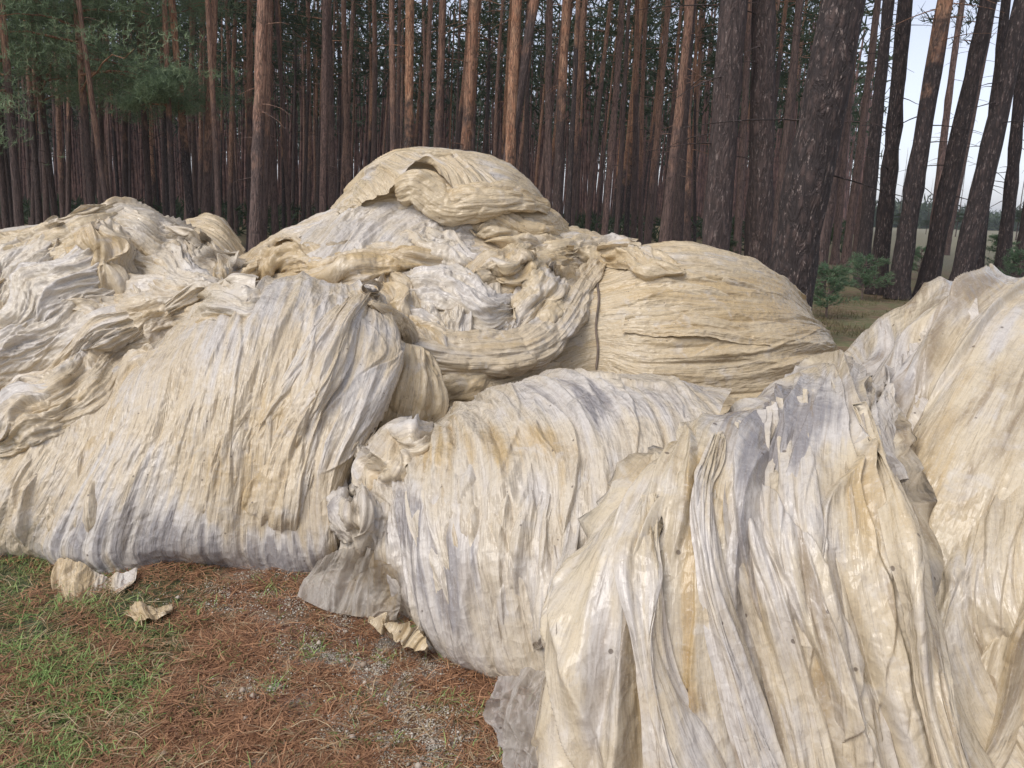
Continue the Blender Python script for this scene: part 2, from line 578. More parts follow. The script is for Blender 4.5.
def tube_obj(name, pts, radii, mat, seed, amps, nseg=96, n=220, twist=1.5, flat=0.75, parent=None, tint0=0.0, spots=(), endpow=0.35, tintv=0.4):
    """a rope or roll of gathered film along a path; its folds run along it and twist round it"""
    c = smooth_path(pts, n)
    n = len(c)
    r = np.interp(np.linspace(0, 1, n), np.linspace(0, 1, len(radii)), radii)
    e = np.linspace(0, 1, n)
    cap = np.minimum(1, np.minimum(e, 1 - e) / 0.05)
    r = r * (0.02 + 0.98 * cap ** endpow)
    T = np.gradient(c, axis=0)
    T /= np.linalg.norm(T, axis=1, keepdims=True)
    up = np.array([0, 0, 1.0])
    view = np.array([0, -0.75, 0.66])
    A = np.cross(T, view)
    A /= np.linalg.norm(A, axis=1, keepdims=True)
    B = np.cross(A, T)
    th = np.linspace(0, 2 * np.pi, nseg, endpoint=False)
    D = c[:, None, :] + r[:, None, None] * (np.cos(th)[None, :, None] * A[:, None, :] + flat * np.sin(th)[None, :, None] * B[:, None, :])
    Nn = np.cos(th)[None, :, None] * A[:, None, :] * flat + np.sin(th)[None, :, None] * B[:, None, :]
    Nn /= np.linalg.norm(Nn, axis=-1, keepdims=True)
    L = np.concatenate([[0], np.cumsum(np.linalg.norm(np.diff(c, axis=0), axis=1))])
    rm = float(np.mean(r))
    S = np.repeat(L[:, None], nseg, 1)
    ph = th[None, :] + twist * S / max(L[-1], 1e-3) * 2
    # seamless round the tube: sample the noise on a circle
    X = np.cos(ph) * rm
    Yy = np.sin(ph) * rm
    f = amps.get('freq', 1.0)
    wob = 0.25 * perlin(S * 2.5 + X * 3, Yy * 3, seed)
    h = amps['mid'] * ridged(X * 9 * f + S * 0.5 + wob, Yy * 9 * f + seed, seed + 1) ** 1.5
    h = h + amps['fine'] * ridged(X * 26 * f + S * 1.1 + wob, Yy * 26 * f, seed + 2) ** 1.4
    h = h + 0.5 * amps['fine'] * ridged(X * 60 * f + S * 2, Yy * 60 * f, seed + 3)
    h = h + amps['big'] * perlin(S * 2.2 + X * 2.5, Yy * 2.5, seed + 4)
    tw2 = np.mod(th + np.pi / 2, 2 * np.pi)[None, :] * rm + 0 * S
    h = h + amps['crumple'] * (facets(S * 3.2 + tw2, tw2 * 6.5, seed + 6) + 0.5 * facets(S * 8, tw2 * 15, seed + 7))
    V = D + Nn * (h * np.minimum(1, r / (rm * 0.6 + 1e-6))[:, None])[..., None]
    tn = tint0 + 0.5 * tintv * perlin(X * 7 + S * 0.6, Yy * 7, seed + 8) * 1.6
    if spots:
        px, py = project(V)
        for (x, y, rx, ry, amt) in spots:
            tn = tn + amt * np.exp(-(((px - x) / rx) ** 2 + ((py - y) / ry) ** 2))
    me = raw_mesh(name, V, grid_faces(n, nseg, True), True, np.stack([S, np.repeat(th[None] * rm, n, 0)], -1), {'tint': tn})
    return link(name, me, mat, parent)


def back(top, rows):
    """rows of control points behind a ridge: each (dy, z) or (dy, fraction of ridge height)"""
    out = []
    for dy, k in rows:
        out.append([(x, y + dy, max(0.0, z * k)) for (x, y, z) in top])
    return out


AM = dict(big=0.030, mid=0.022, fine=0.008, crumple=0.012)


def am(**k):
    d = dict(AM)
    d.update(k)
    return d


# ---- left front bale ------------------------------------------------------
def rowP(pts):
    return [P(*p) for p in pts]


def gy(px, py):
    return G(px, py)[1]


base = [(-330, 560), (-180, 562), (-20, 566), (80, 586), (190, 580), (290, 588), (338, 570), (338, 540)]
r0 = [G(x, y, -0.02) for x, y in base[:-1]] + [P(345, 545, 4.3)]
A_ = [
    [(x, y + 0.13, z) for x, y, z in r0],
    rowP([(-335, 535, 3.40), (-185, 538, 3.36), (-18, 540, 3.34), (85, 548, 3.24), (193, 545, 3.25), (290, 545, 3.28), (344, 535, 3.32), (350, 515, 4.3)]),
    rowP([(-330, 490, 3.42), (-175, 492, 3.40), (5, 495, 3.38), (105, 490, 3.31), (205, 480, 3.32), (288, 478, 3.36), (346, 480, 3.42), (352, 470, 4.3)]),
    rowP([(-310, 450, 3.52), (-150, 455, 3.52), (30, 452, 3.50), (130, 430, 3.46), (215, 410, 3.48), (300, 402, 3.55), (384, 405, 3.64), (372, 415, 4.4)]),
    rowP([(-295, 420, 3.72), (-140, 432, 3.72), (45, 412, 3.70), (145, 372, 3.72), (232, 340, 3.76), (318, 332, 3.85), (402, 345, 3.95), (385, 360, 4.5)]),
    rowP([(-280, 405, 3.95), (-120, 422, 3.95), (65, 388, 3.98), (172, 332, 4.06), (250, 300, 4.14), (330, 294, 4.20), (384, 300, 4.3), (383, 310, 4.7)]),
    rowP([(-260, 402, 4.2), (-100, 418, 4.2), (85, 376, 4.25), (190, 314, 4.40), (262, 284, 4.52), (332, 282, 4.56), (372, 290, 4.5), (380, 300, 4.8)]),
]
A_ += back(A_[-1], [(0.45, 0.82), (0.85, 0.45), (0.95, 0.0)])
DA = dense(A_, [50, 90, 90, 80, 80, 40, 12, 8, 6], [14, 26, 100, 100, 100, 90, 24])
oA = film_obj('film_bale', DA, FILM, 3, am(big=0.030, mid=0.012, fine=0.004, crumple=0.016), ridges=70, rh=0.021, rw=(0.02, 0.15), pleats=40, plift=0.7, layers=7, tint0=-0.05, tintv=0.2,
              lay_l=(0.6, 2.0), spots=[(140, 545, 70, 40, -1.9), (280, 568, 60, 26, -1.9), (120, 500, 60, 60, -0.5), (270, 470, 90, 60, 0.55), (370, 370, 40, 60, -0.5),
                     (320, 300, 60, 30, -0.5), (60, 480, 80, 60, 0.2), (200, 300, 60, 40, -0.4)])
tag(oA, 'large cream film bale at left front, its long folds fanning down to the ground', 'film bale', 'bales of waste plastic film')

# ---- rear left heap -------------------------------------------------------
B_ = [
    [(-4.4, 4.7, 0), (-3.4, 4.7, 0), (-2.6, 4.7, 0), (-2.0, 4.75, 0), (-1.5, 4.8, 0), (-1.2, 5.2, 0)],
    rowP([(-260, 440, 4.7), (-100, 440, 4.65), (30, 440, 4.6), (130, 420, 4.6), (230, 400, 4.7), (270, 380, 5.2)]),
    rowP([(-250, 380, 4.75), (-95, 375, 4.7), (30, 370, 4.7), (125, 352, 4.75), (215, 330, 4.9), (262, 320, 5.3)]),
    rowP([(-240, 320, 4.95), (-85, 310, 4.9), (35, 300, 4.95), (125, 285, 5.0), (205, 278, 5.2), (255, 282, 5.5)]),
    rowP([(-230, 275, 5.3), (-80, 262, 5.3), (40, 245, 5.35), (125, 232, 5.4), (195, 245, 5.6), (246, 268, 5.8)]),
    rowP([(-220, 262, 5.65), (-75, 246, 5.65), (45, 224, 5.7), (128, 209, 5.75), (188, 236, 5.9), (240, 266, 6.0)]),
]
B_ += back(B_[-1], [(0.4, 0.9), (0.8, 0.5), (0.9, 0.0)])
DB = dense(B_, [20, 70, 80, 80, 50, 16, 8, 6], [20, 70, 90, 90, 60])
oB = film_obj('film_heap', DB, FILM_W, 23, am(big=0.085, mid=0.04, fine=0.006, crumple=0.07, cfreq=0.75), ridges=60, rh=0.05, fan=0.6, rl=(0.3, 1.0), pleats=40, plift=1.6, ang=0.9, layers=16, lift=0.03, tint0=-0.1, tintv=0.3,
              lay_l=(0.3, 1.0), lay_w=(0.15, 0.5),
              spots=[(40, 300, 40, 40, -1.0), (30, 400, 50, 30, 0.5), (100, 240, 40, 20, 0.3), (30, 330, 50, 30, -0.8)])
tag(oB, 'crumpled pale film heap at the far left with twisted wads on top', 'film heap')

# ---- centre pile ----------------------------------------------------------
C_ = [
    [(-2.1, 5.0, 0), (-1.5, 4.7, 0), (-0.9, 4.6, 0), (-0.3, 4.55, 0), (0.3, 4.7, 0), (0.9, 5.3, 0)],
    rowP([(170, 400, 5.0), (255, 420, 4.75), (345, 430, 4.6), (440, 430, 4.55), (530, 420, 4.75), (610, 400, 5.5)]),
    rowP([(175, 350, 5.05), (260, 352, 4.8), (350, 355, 4.7), (440, 360, 4.65), (530, 355, 4.9), (610, 350, 5.6)]),
    rowP([(190, 318, 5.3), (270, 305, 5.05), (355, 305, 4.95), (445, 310, 4.9), (530, 310, 5.1), (612, 310, 5.7)]),
    rowP([(205, 295, 5.6), (280, 268, 5.4), (360, 262, 5.3), (450, 270, 5.25), (530, 275, 5.4), (615, 282, 5.85)]),
    rowP([(215, 280, 5.9), (288, 242, 5.75), (365, 224, 5.7), (450, 232, 5.7), (530, 244, 5.8), (615, 256, 6.1)]),
    rowP([(225, 274, 6.2), (300, 228, 6.15), (372, 204, 6.1), (448, 212, 6.1), (530, 228, 6.15), (620, 243, 6.35)]),
]
C_ += back(C_[-1], [(0.6, 0.95), (1.3, 0.6), (1.5, 0.0)])
DC = dense(C_, [16, 60, 60, 70, 70, 60, 16, 8, 6], [60, 90, 90, 90, 70])
oC = film_obj('film_bale', DC, FILM, 41, am(big=0.05, mid=0.024, fine=0.005, crumple=0.040), ridges=60, rh=0.04, fan=0.3, pleats=40, axis='v', ang=-0.15, layers=14, lift=0.022, tint0=0.1, tintv=0.25,
              lay_l=(0.4, 1.4), lay_w=(0.12, 0.4),
              spots=[(370, 232, 70, 22, -0.9), (330, 250, 50, 14, 0.9), (300, 262, 60, 12, 0.8), (450, 350, 60, 20, 0.6), (400, 290, 40, 16, -0.5), (470, 320, 40, 18, -0.5)])
tag(oC, 'broad cream film bale in the middle of the pile under the topmost bale', 'film bale', 'bales of waste plastic film')

# topmost bale
T_ = [
    rowP([(322, 232, 6.15), (350, 236, 5.95), (395, 240, 5.85), (450, 240, 5.8), (505, 242, 5.85), (545, 238, 6.0), (566, 236, 6.3)]),
    rowP([(324, 222, 6.05), (350, 214, 5.88), (395, 212, 5.80), (450, 214, 5.78), (508, 216, 5.85), (545, 218, 6.0), (562, 222, 6.3)]),
    rowP([(330, 214, 6.1), (356, 196, 5.95), (398, 186, 5.88), (450, 188, 5.85), (505, 194, 5.92), (540, 203, 6.1), (556, 214, 6.4)]),
    rowP([(338, 206, 6.3), (366, 176, 6.15), (402, 164, 6.08), (450, 166, 6.08), (500, 174, 6.12), (534, 190, 6.3), (551, 211, 6.5)]),
    rowP([(344, 204, 6.5), (374, 165, 6.4), (404, 151, 6.35), (448, 152, 6.35), (498, 162, 6.4), (530, 182, 6.5), (548, 210, 6.6)]),
    rowP([(350, 208, 6.8), (380, 170, 6.7), (408, 155, 6.7), (448, 157, 6.7), (492, 166, 6.7), (524, 188, 6.8), (542, 214, 6.8)]),
]
T_ += back(T_[-1], [(0.35, 0.85), (0.5, 0.55)])
DT = dense(T_, [50, 60, 60, 40, 20, 8, 6], [40, 60, 70, 70, 60, 40])
oT = film_obj('film_bale', DT, FILM_Y, 57, am(big=0.03, mid=0.022, fine=0.005, crumple=0.02), axis='v', ang=0.1, layers=5, lift=0.02, tint0=-0.05, tintv=0.3)
tag(oT, 'yellowish film bale crowning the top of the pile with an overhanging lip', 'film bale', 'bales of waste plastic film')

# smooth bale showing behind the left heap
S_ = [
    rowP([(168, 300, 6.1), (195, 300, 5.95), (222, 300, 6.0), (248, 300, 6.2)]),
    rowP([(170, 265, 6.05), (195, 262, 5.92), (222, 264, 5.98), (247, 272, 6.2)]),
    rowP([(172, 240, 6.15), (196, 236, 6.05), (222, 240, 6.1), (244, 256, 6.3)]),
    rowP([(176, 228, 6.35), (198, 222, 6.3), (220, 226, 6.3), (240, 248, 6.45)]),
    rowP([(180, 224, 6.6), (200, 217, 6.55), (218, 221, 6.55), (236, 244, 6.6)]),
]
S_ += back(S_[-1], [(0.3, 0.9), (0.6, 0.5), (0.65, 0.0)])
DS = dense(S_, [20, 30, 30, 24, 10, 6, 6], [40, 50, 40])
oS = film_obj('film_bale', DS, FILM_Y, 63, am(big=0.02, mid=0.02, fine=0.007, crumple=0.004), axis='v', ang=-0.7, layers=0, tint0=0.05)
tag(oS, 'small smooth rounded film bale behind the right end of the left heap', 'film bale', 'bales of waste plastic film')

# ---- tied bale at the right back -----------------------------------------
D_ = [
    [(0.0, 5.2, 0), (0.25, 4.95, 0), (0.55, 4.9, 0), (0.95, 4.85, 0), (1.45, 4.9, 0), (1.9, 5.0, 0), (2.2, 5.2, 0), (2.3, 5.7, 0)],
    rowP([(462, 440, 5.2), (530, 440, 5.0), (592, 430, 5.02), (650, 445, 4.9), (720, 450, 4.9), (790, 440, 5.0), (835, 420, 5.25), (838, 400, 5.8)]),
    rowP([(465, 395, 5.2), (532, 392, 5.0), (594, 374, 5.06), (650, 396, 4.9), (722, 402, 4.9), (790, 395, 5.02), (836, 380, 5.3), (842, 372, 5.9)]),
    rowP([(472, 360, 5.25), (535, 350, 5.08), (595, 334, 5.16), (652, 342, 5.0), (724, 345, 5.0), (788, 345, 5.15), (826, 345, 5.45), (838, 350, 6.0)]),
    rowP([(490, 330, 5.45), (545, 312, 5.32), (597, 300, 5.32), (655, 296, 5.22), (722, 299, 5.22), (780, 308, 5.4), (812, 320, 5.65), (828, 335, 6.1)]),
    rowP([(510, 308, 5.75), (555, 285, 5.68), (600, 273, 5.66), (656, 262, 5.55), (715, 263, 5.55), (766, 276, 5.7), (800, 298, 5.9), (818, 320, 6.2)]),
    rowP([(525, 300, 6.1), (565, 276, 6.05), (605, 259, 5.95), (656, 248, 5.9), (708, 249, 5.9), (755, 262, 6.0), (792, 288, 6.15), (810, 312, 6.3)]),
]
D_ += back(D_[-1], [(0.45, 0.9), (0.85, 0.5), (0.95, 0.0)])
DD = dense(D_, [10, 50, 70, 70, 60, 40, 14, 8, 6], [50, 60, 70, 80, 80, 60, 30])
s_, t_ = metric(DD)
pxd, _py = project(DD)
pin = 0.35 + 0.65 * sstep(4, 60, np.abs(pxd - 597))
oD = film_obj('film_bale', DD, FILM_Y, 77, am(big=0.035, mid=0.020, fine=0.0045, crumple=0.012, freq=0.9), ridges=70, rh=0.030, rw=(0.02, 0.11), fan=0.2, axis='v', ang=0.10, layers=7, lift=0.010, pin=pin,
              tint0=0.22, tintv=0.2, lay_l=(0.6, 1.6), lay_w=(0.08, 0.25),
              spots=[(700, 290, 110, 16, 0.75), (770, 305, 50, 18, 0.5), (650, 268, 60, 14, -0.5), (740, 272, 50, 14, -0.4), (690, 350, 90, 20, -0.1)])
tag(oD, 'round yellowed film bale at the right back tied with a vertical strap', 'film bale', 'bales of waste plastic film')

# ---- middle front bale ----------------------------------------------------
E_ = [
    [(x, y + 0.10, -0.02) for x, y, z in [G(352, 560), G(330, 580), G(385, 606), G(440, 655), G(492, 684), G(560, 715), G(660, 770)]],
    rowP([(356, 530, 3.9), (338, 548, 3.12), (382, 565, 2.92), (432, 612, 2.64), (486, 645, 2.50), (560, 668, 2.38), (660, 700, 2.25)]),
    rowP([(362, 505, 3.9), (350, 508, 3.16), (392, 510, 2.96), (440, 535, 2.70), (500, 558, 2.55), (575, 575, 2.45), (670, 590, 2.36)]),
    rowP([(372, 480, 4.0), (365, 482, 3.30), (408, 462, 3.10), (462, 466, 2.88), (530, 478, 2.74), (608, 488, 2.65), (690, 500, 2.6)]),
    rowP([(385, 468, 4.0), (378, 466, 3.48), (426, 432, 3.35), (482, 416, 3.15), (550, 418, 3.03), (630, 424, 2.95), (710, 442, 2.9)]),
    rowP([(396, 464, 4.1), (392, 458, 3.68), (440, 415, 3.62), (494, 390, 3.48), (556, 381, 3.38), (638, 389, 3.28), (722, 410, 3.2)]),
    rowP([(404, 462, 4.2), (402, 455, 3.88), (446, 412, 3.86), (498, 384, 3.76), (556, 375, 3.68), (640, 382, 3.56), (728, 402, 3.45)]),
]
E_ += back(E_[-1], [(0.35, 0.85), (0.6, 0.45), (0.65, 0.0)])
DE = dense(E_, [60, 80, 80, 70, 60, 24, 10, 6, 6], [20, 70, 90, 90, 90, 90])
oE = film_obj('film_bale', DE, FILM_W, 91, am(big=0.035, mid=0.016, fine=0.0035, crumple=0.024, freq=0.7, cfreq=1.3), ridges=70, rh=0.022, rw=(0.02, 0.13), fan=0.25, pleats=36, plift=1.1, ang=-0.45, layers=10, lift=0.013, tint0=-0.15, tintv=0.25,
              spots=[(440, 570, 40, 60, -2.1), (405, 520, 20, 40, -1.2), (640, 400, 80, 22, -0.9), (540, 400, 60, 18, -0.7), (500, 440, 70, 26, 0.7), (480, 510, 40, 90, 0.35), (410, 460, 25, 20, 0.8), (560, 640, 60, 40, 0.3)])
tag(oE, 'squat whitish film bale in the centre foreground with a bluish grey lower left side', 'film bale', 'bales of waste plastic film')

# ---- right front bale -----------------------------------------------------
F_ = [
    [(x, y + 0.05, -0.02) for x, y, z in [G(600, 830), G(535, 900), G(640, 910), G(760, 915), G(880, 920), G(980, 925), G(1010, 900)]],
    rowP([(590, 790, 2.5), (565, 790, 1.98), (660, 790, 1.80), (770, 790, 1.74), (870, 790, 1.74), (962, 790, 1.80), (975, 780, 2.3)]),
    rowP([(596, 700, 2.6), (574, 690, 2.08), (660, 690, 1.90), (760, 690, 1.84), (855, 690, 1.84), (938, 690, 1.90), (950, 690, 2.4)]),
    rowP([(620, 590, 2.7), (600, 585, 2.20), (672, 580, 2.02), (752, 580, 1.95), (842, 580, 1.95), (918, 590, 2.02), (930, 590, 2.5)]),
    rowP([(650, 510, 2.8), (640, 505, 2.34), (692, 490, 2.20), (760, 490, 2.12), (840, 490, 2.12), (900, 508, 2.20), (912, 510, 2.6)]),
    rowP([(682, 462, 2.9), (672, 468, 2.50), (716, 440, 2.42), (778, 420, 2.38), (844, 415, 2.40), (884, 440, 2.46), (898, 440, 2.75)]),
    rowP([(704, 444, 3.0), (695, 450, 2.68), (736, 416, 2.70), (792, 388, 2.72), (846, 374, 2.76), (876, 400, 2.76), (890, 400, 2.95)]),
    rowP([(715, 440, 3.1), (704, 446, 2.85), (742, 411, 2.98), (796, 380, 3.04), (846, 358, 3.10), (874, 380, 3.05), (888, 385, 3.1)]),
]
F_ += back(F_[-1], [(0.25, 0.9), (0.5, 0.5), (0.55, 0.0)])
DF = dense(F_, [24, 90, 100, 90, 80, 60, 24, 8, 6, 6], [16, 100, 110, 110, 100, 20])
oF = film_obj('film_bale', DF, FILM_G, 121, am(big=0.055, mid=0.016, fine=0.003, crumple=0.016, freq=0.6, cfreq=1.3), ridges=70, rh=0.066, rw=(0.03, 0.14), pleats=36, plift=1.6, ang=-0.06, layers=9, lift=0.016, tint0=-0.1, tintv=0.25,
              lay_l=(0.5, 1.4), lay_w=(0.12, 0.4),
              spots=[(805, 405, 66, 36, -1.15), (750, 440, 44, 40, -1.0), (740, 560, 18, 60, -0.9), (830, 600, 14, 80, -0.8), (600, 660, 22, 80, -1.0), (720, 520, 12, 60, 0.9), (860, 520, 14, 70, 0.4), (680, 720, 20, 60, 0.8), (700, 470, 20, 40, 1.0), (822, 690, 10, 50, 2.3), (690, 640, 8, 90, 0.7), (690, 560, 18, 80, 0.7), (770, 640, 40, 120, -0.5), (720, 650, 14, 60, 1.0), (640, 720, 30, 60, 0.5)])
tag(oF, 'tall film bale at right front, glossy folds hanging from a grey violet crest', 'film bale', 'bales of waste plastic film')

# ---- far right bale -------------------------------------------------------
G_ = [
    [(x, y + 0.05, -0.02) for x, y, z in [G(900, 850), G(960, 900), G(1060, 910), G(1180, 910), G(1330, 900), G(1420, 860)]],
    rowP([(905, 780, 2.4), (950, 790, 2.0), (1020, 790, 1.85), (1120, 790, 1.82), (1260, 790, 1.9), (1380, 770, 2.5)]),
    rowP([(890, 670, 2.5), (930, 680, 2.12), (1000, 680, 1.98), (1090, 680, 1.92), (1230, 680, 2.0), (1370, 660, 2.6)]),
    rowP([(868, 560, 2.7), (904, 570, 2.34), (975, 570, 2.18), (1065, 570, 2.10), (1200, 570, 2.2), (1350, 550, 2.8)]),
    rowP([(850, 470, 2.9), (880, 472, 2.6), (945, 466, 2.45), (1035, 460, 2.36), (1175, 460, 2.45), (1320, 450, 3.0)]),
    rowP([(845, 405, 3.1), (866, 404, 2.9), (925, 382, 2.78), (1010, 368, 2.68), (1150, 365, 2.75), (1290, 370, 3.2)]),
    rowP([(846, 374, 3.3), (864, 368, 3.2), (912, 332, 3.12), (990, 304, 3.05), (1130, 300, 3.1), (1260, 320, 3.4)]),
    rowP([(852, 366, 3.5), (868, 356, 3.45), (908, 316, 3.40), (984, 282, 3.40), (1110, 276, 3.45), (1240, 300, 3.6)]),
]
G_ += back(G_[-1], [(0.35, 0.93), (0.8, 0.5), (0.9, 0.0)])
DG = dense(G_, [20, 80, 90, 90, 80, 70, 40, 14, 6, 6], [40, 90, 100, 60, 14])
oG = film_obj('film_bale', DG, FILM_G, 143, am(big=0.050, mid=0.014, fine=0.002, crumple=0.010, freq=0.6, cfreq=1.3), ridges=70, rh=0.075, rw=(0.03, 0.16), rl=(0.8, 3.0), pleats=34, plift=1.6, ang=0.50, layers=8, lift=0.016, tint0=-0.02, tintv=0.22,
              lay_l=(0.8, 2.2), lay_w=(0.14, 0.4),
              spots=[(885, 380, 40, 35, -1.0), (960, 330, 60, 30, -0.4), (925, 440, 34, 34, 0.4), (960, 400, 16, 40, 0.3), (1000, 680, 60, 80, 0.3), (890, 470, 14, 20, 0.8)])
tag(oG, 'big pale film bale at the right edge with diagonal folds and a bluish white shoulder', 'film bale', 'bales of waste plastic film')

build_bvh()

# ---- straps, ropes and loose sheets --------------------------------------
strap = [on(x, y, 0.012) for x, y in ((602, 258), (597, 275), (599, 300), (596, 326), (598, 350), (596, 370))]
tube_obj('tie_strap', strap, [0.006, 0.007], mat_simple('strap_cord', (0.16, 0.12, 0.09)), 5, dict(big=0, mid=0.002, fine=0.001, crumple=0), nseg=12, n=60, parent=oD)

RM = dict(big=0.035, mid=0.022, fine=0.007, crumple=0.022)
swag = [on(604, 258, 0.00), on(588, 280, 0.03), on(566, 312, 0.05), on(535, 340, 0.06), on(490, 356, 0.07), on(440, 356, 0.06), on(402, 338, 0.05), on(372, 308, 0.03)]
o = tube_obj('film_roll', swag, [0.03, 0.08, 0.11, 0.13, 0.135, 0.12, 0.10, 0.05], FILM, 201, dict(big=0.045, mid=0.024, fine=0.007, crumple=0.032), nseg=240, n=320, twist=0.5, flat=0.55, tint0=0.25,
             spots=[(560, 320, 35, 25, -0.5)])
tag(o, 'thick twisted swag of gathered film slung across the middle of the pile', 'film roll', 'gathered rolls of film')
roll_in = [on(398, 194, 0.0), on(420, 190, 0.05), on(450, 196, 0.07), on(485, 202, 0.07), on(520, 206, 0.05), on(548, 210, 0.02)]
o = tube_obj('film_roll', roll_in, [0.08, 0.12, 0.13, 0.11, 0.09, 0.05], FILM_Y, 207, dict(big=0.05, mid=0.022, fine=0.005, crumple=0.035), nseg=200, n=240, twist=0.6, flat=0.6, tint0=0.35)
tag(o, 'tan pleated roll of film tucked beneath the lip of the topmost bale', 'film roll', 'gathered rolls of film')


def rope(name, pix, radii, mat, seed, label, off=0.02, cat='film strip', group='loose strips of film', twist=0.8, flat=0.5, tint0=0.0, n=200, nseg=110, am_=RM, spots=()):
    pts = []
    for x, y in pix:
        p = on(x, y, off)
        if pts and abs(p[1] - pts[-1][1]) > 0.45:
            p = P(x, y, pts[-1][1] + 0.02)
        pts.append(p)
    o = tube_obj(name, pts, radii, mat, seed, am_, nseg=nseg, n=n, twist=twist, flat=flat, tint0=tint0, spots=spots)
    tag(o, label, cat, group)
    return o


RS = dict(big=0.022, mid=0.014, fine=0.005, crumple=0.016)
rope('film_strip', [(420, 402), (455, 392), (500, 380), (560, 366)], [0.03, 0.06, 0.06, 0.03], FILM_Y, 213, 'short yellowed film strip lying under the twisted swag', am_=RS, flat=0.5, tint0=0.3)

w = [P(402, 345, 4.25), P(396, 385, 4.15), P(386, 430, 4.12), P(364, 478, 4.05), P(345, 520, 3.9)]
o = tube_obj('film_roll', w, [0.14, 0.22, 0.26, 0.26, 0.2], FILM_Y, 235, dict(big=0.06, mid=0.04, fine=0.008, crumple=0.05), nseg=200, n=240, twist=0.2, tint0=0.15)
tag(o, 'shaded pleated film hanging in the gap between the left and centre front bales', 'film roll', 'gathered rolls of film')

# rolled end of film sticking out of the left front bale
knot = empty('film_knot', on(368, 292))
tag(knot, 'small rolled film end with a dark open hole on top of the left front bale', 'film knot')
kp = on(369, 292, 0.035)
th = np.linspace(-2.4, 5.2, 90)
ll = np.linspace(-0.10, 0.05, 40)
TH, LL = np.meshgrid(th, ll, indexing='ij')
rr = 0.046 - 0.0028 * TH + 0.004 * perlin(LL * 14, TH * 1.5, 3) + 0.010 * np.maximum(LL, 0) * 6
ax = np.array([0.30, -0.90, 0.22])
ax /= np.linalg.norm(ax)
e1 = np.cross(ax, [0, 0, 1.0])
e1 /= np.linalg.norm(e1)
e2 = np.cross(e1, ax)
Vk = np.array(kp) + (rr * np.cos(TH))[..., None] * e1 * 1.25 + (rr * np.sin(TH))[..., None] * e2 * 0.85 + (LL + 0.012 * perlin(TH * 1.3, LL * 3, 9))[..., None] * ax
link('curled_end', raw_mesh('curled_end', Vk, grid_faces(90, 40), True, np.stack([LL, TH * 0.05], -1), {'tint': np.full(TH.shape, -0.2)}), FILM, knot)


def sheet_px(name, rows, us, vs, mat, seed, amps, label=None, cat='film sheet', group=None, parent=None, ragged=1.0, **kw):
    """a loose sheet; control points (px, py, lift) lie on whatever film or ground is there"""
    C = []
    for r in rows:
        C.append([on(*p) if len(p) == 3 else P(*p[:3]) for p in r])
    D = dense(C, us, vs)
    # ragged free edges
    rg = np.random.default_rng(seed)
    nu, nv = D.shape[:2]
    e = np.linspace(0, 1, nu)
    f = np.linspace(0, 1, nv)
    for side in (0, 1):
        w = 0.05 * ragged * perlin(f * 6, f * 0 + side * 3.3, seed + 31) + 0.03 * ragged * perlin(f * 19, f * 0 + side, seed + 32)
        wt = np.clip(1 - (e if side == 0 else 1 - e) / 0.25, 0, 1)
        ax = (D[1] - D[0]) if side == 0 else (D[-1] - D[-2])
        D += (wt[:, None] * w[None, :])[..., None] * (D[-1] - D[0])[None] * (1 if side == 0 else -1)
    kw.setdefault('pleats', 8)
    o = film_obj(name, D, mat, seed, amps, parent=parent, coarse=False, **kw)
    if label:
        tag(o, label, cat, group)
    return o


SH = dict(big=0.02, mid=0.016, fine=0.006, crumple=0.03)
# lip over the topmost bale
lip = [[(336, 212, .02), (352, 190, .03), (374, 168, .03), (398, 156, .03), (430, 152, .03), (470, 160, .03)],
       [(340, 214, .05), (360, 198, .08), (386, 182, .10), (418, 168, .10), (450, 176, .10), (500, 184, .07)],
       [(345, 218, .03), (366, 204, .08), (392, 190, .15), (428, 170, .17), (462, 196, .14), (520, 210, .05)]]
sheet_px('overhanging_lip', lip, [70, 50], [40, 50, 60, 60, 60], FILM_Y, 301, dict(big=0.012, mid=0.012, fine=0.006, crumple=0.012), parent=oT, layers=0, tint0=0.0)

sheet_px('draped_sheet', [[(332, 303, .005), (352, 298, .02), (372, 295, .025), (390, 305, .01)],
                          [(292, 335, .006), (328, 328, .03), (362, 322, .04), (401, 342, .02)],
                          [(252, 385, .006), (296, 384, .03), (345, 380, .04), (393, 388, .02)],
                          [(218, 445, .006), (262, 445, .03), (315, 445, .04), (371, 432, .02)],
                          [(203, 510, .006), (247, 512, .03), (300, 512, .03), (344, 500, .015)],
                          [(198, 548, -.06), (242, 548, -.06), (294, 550, -.06), (335, 535, -.05)]], [44, 66, 76, 76, 66], [70, 70, 70], FILM, 351,
         dict(big=0.014, mid=0.018, fine=0.005, crumple=0.018), parent=oA, ragged=0.25, layers=4, lift=0.008, pleats=16, plift=0.8, tint0=0.0, tintv=0.2,
         spots=[(370, 370, 30, 50, -0.8), (275, 560, 50, 22, -1.9), (270, 470, 60, 60, 0.5)])
sheet_px('film_sheet', [[(262, 250, .01), (310, 228, .03), (365, 210, .03), (430, 208, .03), (480, 228, .01)],
                        [(268, 258, .02), (315, 244, .06), (368, 228, .07), (432, 230, .06), (484, 244, .02)],
                        [(275, 268, .01), (320, 264, .04), (370, 262, .05), (432, 262, .04), (486, 258, .01)]], [70, 70], [60, 60, 60, 60], FILM_W, 353,
         dict(big=0.03, mid=0.02, fine=0.005, crumple=0.05), 'greyish white crinkled sheet draped as a dome beneath the topmost bale', 'film sheet', 'loose sheets on the pile', layers=4, lift=0.01, tint0=-0.4, axis='v', ang=-0.9)
